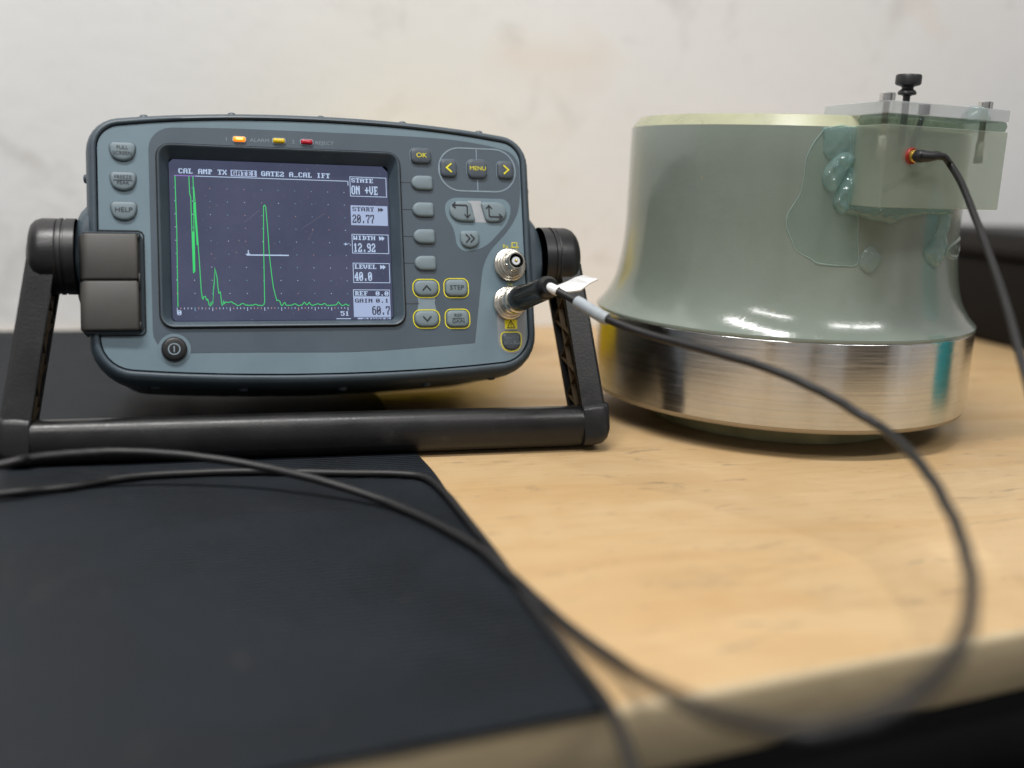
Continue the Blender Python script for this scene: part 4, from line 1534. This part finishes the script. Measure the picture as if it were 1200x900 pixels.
for (t, n_) in ((0.0062, 0.0085), (LBC - 0.0105, 0.0095)):
    q = on_block(t, n_)
    scr = bmesh.new()
    o_ = Wp((q.x, q.y, 0))
    lathe(scr, [(0.0041, ZT + 0.0001), (0.0041, ZT + 0.0040), (0.0037, ZT + 0.0044), (0.0024, ZT + 0.0044), (0.0022, ZT + 0.0022), (0.0003, ZT + 0.0022)], (o_.x, o_.y, -ZB + o_.z + ZB), (0, 0, 1), 28)
    s_o = finish('cap_screw', scr, M_STEEL, probe, True, 30)
    bm = bmesh.new()
    th = []
    z = ZT - 0.0002
    while z > 0.1835:
        th += [(0.00195, z), (0.00160, z - 0.0004)]
        z -= 0.0008
    lathe(bm, th[::-1], (o_.x, o_.y, o_.z), (0, 0, 1), 20)
    finish('thread', bm, M_BRONZE, s_o, True, 50)
    bm = bmesh.new()
    lathe(bm, [(0.0021, 0.1768), (0.0023, 0.1772), (0.0023, 0.1842), (0.0021, 0.1846)], (o_.x, o_.y, o_.z), (0, 0, 1), 24)
    finish('threaded_insert', bm, M_NICKEL, probe, True, 40)
    bm = bmesh.new()
    lathe(bm, [(0.0024, 0.1728), (0.0025, 0.1731), (0.0025, 0.1764), (0.0024, 0.1767)], (o_.x, o_.y, o_.z), (0, 0, 1), 24)
    finish('drilled_end', bm, M_SLOT, probe, True, 40)
# black thumb screw through the plate
q = on_block(0.0245, 0.0125)
o_ = Wp((q.x, q.y, 0))
bm = bmesh.new()
prof = [(0.0019, 0.1800), (0.0019, 0.2064), (0.0028, 0.2070), (0.0046, 0.2073), (0.0050, 0.2082), (0.0044, 0.2093), (0.0031, 0.2102), (0.0031, 0.2114), (0.0062, 0.2124), (0.0068, 0.2132), (0.0068, 0.2170), (0.0063, 0.2178), (0.0045, 0.2180)]
lathe(bm, prof, (o_.x, o_.y, o_.z), (0, 0, 1), 40)
finish('thumb_screw', bm, M_BLACK, probe, True, 35)
bm = bmesh.new()
q2 = on_block(0.0295, 0.0040)
o2 = Wp((q2.x, q2.y, 0))
box(bm, o2.x - 0.0026, o2.x + 0.0026, o2.y - 0.002, o2.y + 0.002, o2.z + ZP + 0.0006, o2.z + ZT - 0.0004, 0.0004, 1)
finish('refracted_stud', bm, M_BLACK, probe, True, 35)  # solid black box for the thumb screw's stud as refraction shifts it
bm = bmesh.new()
qa, qb = on_block(0.0275, 0.0030), on_block(0.0222, 0.0024)
tube(bm, [Wp((qa.x, qa.y, ZP - 0.0012)), Wp((qb.x, qb.y, 0.1815)), Wp((qb.x, qb.y, 0.1785))], [0.0015, 0.0017, 0.0013], 12)
finish('guide_rod', bm, M_BLACK, probe, True, 35)
# transducer socket on the front face and its lead
cpos = Vector((0.2104, 0.5517, 0.1746))
outv = Vector((-nvec.x, -nvec.y, 0))
bm = bmesh.new()
lathe(bm, [(0.0044, -0.0025), (0.0044, 0.0008), (0.0041, 0.0014), (0.0036, 0.0014)], Wp(cpos), outv, 32)
finish('red_collar', bm, M_RED, probe, True, 35)
bm = bmesh.new()
lathe(bm, [(0.0035, 0.0010), (0.0034, 0.0030), (0.0030, 0.0034), (0.0022, 0.0034)], Wp(cpos), outv, 32)
finish('brass_socket', bm, M_GOLD, probe, True, 35)

lead_root = cpos + outv * 0.0045
pcb = thing('probe_cable', 'black probe cable running from the clear block down to the right', 'cable', lead_root)


def Wl(p):
    return Vector(p) - lead_root


bm = bmesh.new()
p0 = lead_root
right = Vector((tvec.x, tvec.y, 0))
cb = [p0 - right * 0.0008 + outv * 0.002, p0 + right * 0.0035 + outv * 0.0042, p0 + right * 0.0085 + outv * 0.0052 + Vector((0, 0, 0.0006)), p0 + right * 0.0130 + outv * 0.0060]
tube(bm, [Wl(p) for p in spline(cb, 5)], [0.0034 - 0.0016 * (k / 15) for k in range(16)], 18)
lathe(bm, [(0.0031, -0.0014), (0.0034, 0.0), (0.0034, 0.003), (0.0028, 0.0042)], Wl(p0), outv, 24)
finish('strain_relief', bm, M_BLACK, pcb, True, 45)
C3 = [tuple(cb[2]), tuple(cb[3]), (0.2337, 0.556, 0.171), (0.2344, 0.5405, 0.1612), (0.2318, 0.5133, 0.1445), (0.228, 0.484, 0.1275), (0.2224, 0.4488, 0.1073), (0.2157, 0.4135, 0.0858), (0.2117, 0.3763, 0.0563), (0.216, 0.345, 0.030), (0.235, 0.325, 0.012), (0.28, 0.32, 0.0026), (0.36, 0.35, 0.0026)]
bm = bmesh.new()
tube(bm, [Wl(p) for p in spline(C3, 9)], 0.0019, 12)
finish('jacket', bm, M_CABLE, pcb, True, 60)


# ------------------------------------------------------------------ couplant gel
def profile_r(z):
    pts = fs + [(0.1073, 0.30)]
    if z <= pts[0][1]:
        return 0.1238
    for (r0, z0), (r1, z1) in zip(pts, pts[1:]):
        if z0 <= z <= z1:
            return r0 + (r1 - r0) * (z - z0) / max(1e-9, z1 - z0)
    return RU


def gel(name, label, poly, thick, mode, step=0.9, mat=None, seed=0, surf=None):
    """poly in (degrees round the part, height in mm); thickness in mm grows from the outline"""
    rad = 107.3
    P = [Vector((radians(a) * rad, z)) for a, z in poly]
    P = [Vector((p.x, p.y)) for p in spline([(p.x, p.y, 0) for p in P + [P[0]]], 5)][:-1]
    x0, x1 = min(p.x for p in P) - 1.5, max(p.x for p in P) + 1.5
    y0, y1 = min(p.y for p in P) - 1.5, max(p.y for p in P) + 1.5
    nx, ny = int((x1 - x0) / step) + 2, int((y1 - y0) / step) + 2
    m = len(P)

    def sd(q):
        d = 1e9
        inside = False
        for i in range(m):
            a, b = P[i - 1], P[i]
            ab = b - a
            t = max(0, min(1, (q - a).dot(ab) / max(1e-9, ab.length_squared)))
            d = min(d, (q - a - ab * t).length)
            if (a.y > q.y) != (b.y > q.y) and q.x < (b.x - a.x) * (q.y - a.y) / (b.y - a.y) + a.x:
                inside = not inside
        return d if inside else -d
    grid = [[None] * ny for _ in range(nx)]
    dm = 0
    for i in range(nx):
        for j in range(ny):
            q = Vector((x0 + i * step, y0 + j * step))
            grid[i][j] = (q, sd(q))
            dm = max(dm, grid[i][j][1])
    bm = bmesh.new()
    vt = {}
    rg = random.Random(seed)
    ph = [rg.uniform(0, 6) for _ in range(4)]

    def place(q, h):
        a = q.x / rad
        zz = q.y / 1000
        R_ = (surf(zz) if surf else profile_r(zz)) + h / 1000
        return (R_ * cos(a), R_ * sin(a), zz)
    for i in range(nx):
        for j in range(ny):
            q, d = grid[i][j]
            if d < -step * 0.75:
                continue
            dd = max(d, 0)
            if mode == 'dome':
                u = min(1, dd / max(dm, 0.1))
                h = thick * sqrt(max(0, 1 - (1 - u) ** 2))
                h *= 1 + 0.16 * sin(q.x * 0.9 + ph[0]) * sin(q.y * 0.7 + ph[1]) + 0.10 * sin(q.x * 0.37 + ph[2]) * sin(q.y * 0.31 + ph[3])
            else:
                h = 0.16 * min(1, dd / 0.7) + thick * math.exp(-((dd - 0.85) / 0.65) ** 2) * (0.75 + 0.35 * sin(q.x * 0.23 + ph[0]) * sin(q.y * 0.31 + ph[1]))
                h += 0.10 * (1 + sin(q.x * 0.35 + ph[2]) * sin(q.y * 0.27 + ph[3])) * min(1, dd / 3)
            if d <= 0:
                h = -0.25
            vt[i, j] = bm.verts.new(place(q, h))
    for i in range(nx - 1):
        for j in range(ny - 1):
            k = [(i, j), (i + 1, j), (i + 1, j + 1), (i, j + 1)]
            ks = [x for x in k if x in vt]
            if len(ks) >= 3 and any(grid[x[0]][x[1]][1] > 0 for x in ks):
                bm.faces.new([vt[x] for x in ks])
    # close it on the painted side
    loose = [v for v in bm.verts if not v.link_faces]
    bmesh.ops.delete(bm, geom=loose, context='VERTS')
    top_f = list(bm.faces)
    ret = bmesh.ops.duplicate(bm, geom=list(bm.verts) + list(bm.edges) + top_f)
    back = [g for g in ret['geom'] if isinstance(g, bmesh.types.BMVert)]
    for v in back:
        rr_ = hypot(v.co.x, v.co.y)
        zz = v.co.z
        R_ = (surf(zz) if surf else profile_r(zz)) - 0.0006
        v.co.x *= R_ / rr_
        v.co.y *= R_ / rr_
    bmesh.ops.bridge_loops(bm, edges=[e for e in bm.edges if len(e.link_faces) == 1])
    o = finish(name, bm, mat or M_GEL, None, True, 80)
    o.location = (PX, PY, 0)
    if mode == 'film':
        rb = bmesh.new()
        pts = [place(p, 0.05) for p in P]
        pts += pts[:2]
        tube(rb, pts, [0.00028 + 0.00022 * (0.5 + 0.5 * sin(k * 0.21 + seed)) for k in range(len(pts))], 8)
        finish('raised_rim', rb, M_RIDGE, o, True, 80)  # raised rim in pale gel, its highlight coloured in
    tag(o, label, 'gel')
    return o


gel('gel_film', 'thin translucent gel film with a raised wavy rim spread left of the acrylic block', [(-96.41, 188.5), (-99.19, 180.5), (-100.97, 172.0), (-101.1, 165.0), (-101.52, 153.6), (-103.37, 145.9), (-104.83, 140.0), (-104.75, 133.3), (-102.86, 125.7), (-101.62, 121.0), (-99.46, 118.3), (-97.06, 116.1), (-94.91, 113.8), (-91.53, 113.1), (-87.33, 112.9), (-82.55, 114.2), (-83.2, 128.2), (-83.9, 140.6), (-86.0, 145.5), (-88.0, 165.7), (-89.5, 188.8)], 0.55, 'film', 0.8, M_FILM, 1)
gel('gel_smear', 'pale teal gel smear running from the rim down the left edge of the acrylic block', [(-97.4, 189.0), (-94, 189.4), (-89.5, 189.5), (-85.6, 188.0), (-84.8, 170.0), (-85.0, 152.0), (-86.2, 145.0), (-88.6, 144.0), (-90.2, 150.0), (-91.0, 158.0), (-93.2, 168.0), (-96.2, 175.0), (-96.6, 183.0)], 2.0, 'dome', 0.8, None, 2)
gel('gel_drop', 'large rounded teal gel drop on the left side of the acrylic block', [(-92.84, 173.5), (-95.23, 166.8), (-95.9, 161.6), (-95.2, 157.4), (-93.34, 154.8), (-91.6, 155.4), (-90.3, 159.6), (-89.4, 164.8), (-87.6, 169.6), (-87.0, 173.4), (-89.95, 176.0)], 6.0, 'dome', 0.7, None, 3)
gel('gel_drop', 'long narrow teal gel drop at the lower left corner of the acrylic block', [(-87.6, 168.0), (-90.23, 158.7), (-91.7, 150.6), (-91.8, 146.6), (-90.5, 143.6), (-88.5, 142.3), (-87.2, 145.6), (-86.2, 154.2), (-85.4, 163.7)], 5.0, 'dome', 0.7, None, 4)
gel('gel_bead', 'teal gel bead squeezed out along the bottom edge of the acrylic block', [(-88.6, 147.2), (-70, 147.2), (-45.4, 146.6), (-45.0, 143.2), (-51.92, 143.0), (-60.62, 142.2), (-67.67, 140.4), (-70.76, 138.4), (-72.83, 137.0), (-75.34, 138.2), (-79.72, 139.0), (-83.97, 141.2), (-88.02, 142.4)], 3.2, 'dome', 0.7, None, 5)
gel('gel_drip', 'teal gel drip ending in a heavy drop below the right end of the acrylic block', [(-46.2, 144.5), (-45.9, 137.5), (-46.5, 130.5), (-46.4, 122.4), (-48.1, 115.8), (-52.13, 112.4), (-56.1, 116.4), (-58.0, 121.8), (-55.6, 125.6), (-52.0, 131.6), (-50.9, 138.6), (-50.6, 144.5)], 4.2, 'dome', 0.6, None, 6)
gel('gel_drip', 'small pointed translucent gel drip in the shadow under the acrylic block', [(-78.16, 124.6), (-74.83, 118.8), (-75.68, 113.9), (-77.73, 109.2), (-79.45, 109.2), (-81.9, 112.7), (-81.72, 118.6), (-80.05, 123.0)], 2.2, 'dome', 0.6, M_GELC, 7)
gel('gel_streak', 'thin clear gel streak at the right edge of the green workpiece', [(-26.33, 128.2), (-23.0, 126.5), (-22.8, 120.0), (-33.0, 115.6), (-41.0, 117.0), (-43.2, 121.4), (-38.03, 125.0)], 0.6, 'film', 0.7, M_FILM, 8)
gel('gel_drop', 'small clear gel droplet hanging on the top edge of the bare metal band', [(-61.2, 74.4), (-57.5, 75.0), (-54.6, 73.8), (-55.2, 70.0), (-57.4, 66.6), (-59.4, 68.6)], 1.6, 'dome', 0.45, M_FILM, 9, lambda z: 0.1239)

bm = bmesh.new()
bmesh.ops.create_icosphere(bm, subdivisions=4, radius=1.0)
for v in bm.verts:
    k_ = 1 + 0.18 * sin(v.co.x * 5 + 1) * sin(v.co.z * 4) + 0.12 * sin(v.co.y * 6 + v.co.x * 3)
    v.co = Vector((v.co.x * 0.0105 * k_, v.co.y * 0.0032 * k_, v.co.z * 0.0040 * k_ - abs(v.co.x) * 0.002))
q = on_block(LBC * 0.72, 0.0016)
blob = finish('gel_blob', bm, M_GELC, None, True, 80)
blob.matrix_world = Matrix.Translation((q.x, q.y, ZT - 0.0026)) @ Matrix.Rotation(atan2(tvec.y, tvec.x), 4, 'Z')
tag(blob, 'clear gel blob smeared over the right part of the plate edge', 'gel')

# ------------------------------------------------------------------ black case at the right, on the bench
case = bench_root('tool_case', 'black plastic case with a grooved lid standing against the wall at the right', 'case')
sx0, sx1, t0, t1 = 0.779, 1.22, 0.60, 0.955
bm = bmesh.new()
box(bm, sx0, sx1, t0, t1, 0.0, 0.089, 0.006, 3)
finish('case_body', bm, M_CASE, case, True, 40)
bm = bmesh.new()
box(bm, sx0 - 0.002, sx1 + 0.002, t0 - 0.002, t1 + 0.002, 0.0905, 0.1150, 0.005, 3)
finish('case_lid', bm, M_CASEL, case, True, 40)
bm = bmesh.new()
box(bm, sx0 - 0.005, sx1 + 0.005, t0 - 0.005, t1 + 0.005, 0.0895, 0.0955, 0.002, 2)
finish('lid_flange', bm, M_CASE, case, True, 40)

# things standing to either side that only show as reflections in the bare metal
ybox = bench_root('yellow_case', 'yellow plastic case on the bench behind the instrument, mirrored in the metal band', 'case')
bm = bmesh.new()
box(bm, 0.12, 0.243, 0.775, 0.93, 0.0001, 0.112, 0.008, 3)
finish('case_body', bm, M_YBOX, ybox, True, 40)
bm = bmesh.new()
box(bm, 0.155, 0.210, 0.766, 0.776, 0.070, 0.085, 0.003, 2)
finish('case_handle', bm, M_BLACK, ybox, True, 40)
bottle = thing('gel_bottle', 'teal squeeze bottle on the bench just beyond the right side of the picture', 'bottle', (0.412, 0.602, 0.0))
bm = bmesh.new()
lathe(bm, [(0.020, 0.0002), (0.0265, 0.001), (0.028, 0.004), (0.028, 0.125), (0.026, 0.138), (0.018, 0.150), (0.012, 0.155), (0.012, 0.158)], (0, 0, 0), (0, 0, 1), 48)
finish('bottle_body', bm, M_TEAL, bottle, True, 40)
bm = bmesh.new()
lathe(bm, [(0.0135, 0.1575), (0.0135, 0.172), (0.009, 0.175), (0.005, 0.180), (0.003, 0.205), (0.0015, 0.206)], (0, 0, 0), (0, 0, 1), 32)
finish('nozzle_cap', bm, M_TAG, bottle, True, 40)

# unseen lockers added behind the viewer: they darken that side of the room and show as stripes in the metal
for nm, loc_, w_, d_, h_, m_, lab in (('added_locker', (1.15, -0.62), 0.75, 0.45, 1.55, plastic('dark_grey_steel', (0.05, 0.052, 0.058), 0.4), 'unseen dark grey steel locker added behind the viewer for a dark stripe in the metal'),
                                      ('added_cupboard', (1.62, -0.12), 0.22, 0.40, 1.55, plastic('white_steel', (0.75, 0.76, 0.78), 0.4), 'unseen narrow white cupboard added behind the viewer for a pale stripe in the metal')):
    lk = thing(nm, lab, 'locker', (loc_[0], loc_[1], -0.9), Matrix.Rotation(radians(42 if nm == 'added_locker' else 62), 3, 'Z'))
    bm = bmesh.new()
    box(bm, -w_ / 2, w_ / 2, -d_, 0, 0.002, h_ + 0.0, 0.006, 2)
    finish('carcass', bm, m_, lk, True, 40)
    nd = 2 if w_ > 0.5 else 1
    for k in range(nd):
        bm = bmesh.new()
        a_ = -w_ / 2 + 0.01 + k * (w_ - 0.01) / nd
        box(bm, a_, a_ + (w_ - 0.01) / nd - 0.01, 0.002, 0.018, 0.08, h_ - 0.03, 0.003, 2)
        finish('door', bm, m_, lk, True, 40)

for x_, y_ in ((0.42, -1.3), (-0.35, -1.1)):  # unseen posts added to vary the reflections in the metal band
    po = thing('added_post', 'unseen grey post added behind the viewer on the right for a stripe in the metal' if x_ > 0 else 'unseen grey post added behind the viewer on the left for a stripe in the metal', 'post', (x_, y_, -0.9))
    bm = bmesh.new()
    box(bm, -0.06, 0.06, -0.06, 0.06, 0.0, 2.6, 0.006, 2)
    finish('shaft', bm, M_POST, po, True, 40)
    bm = bmesh.new()
    box(bm, -0.11, 0.11, -0.11, 0.11, 0.0005, 0.016, 0.003, 2)
    finish('base_plate', bm, M_POST, po, True, 40)
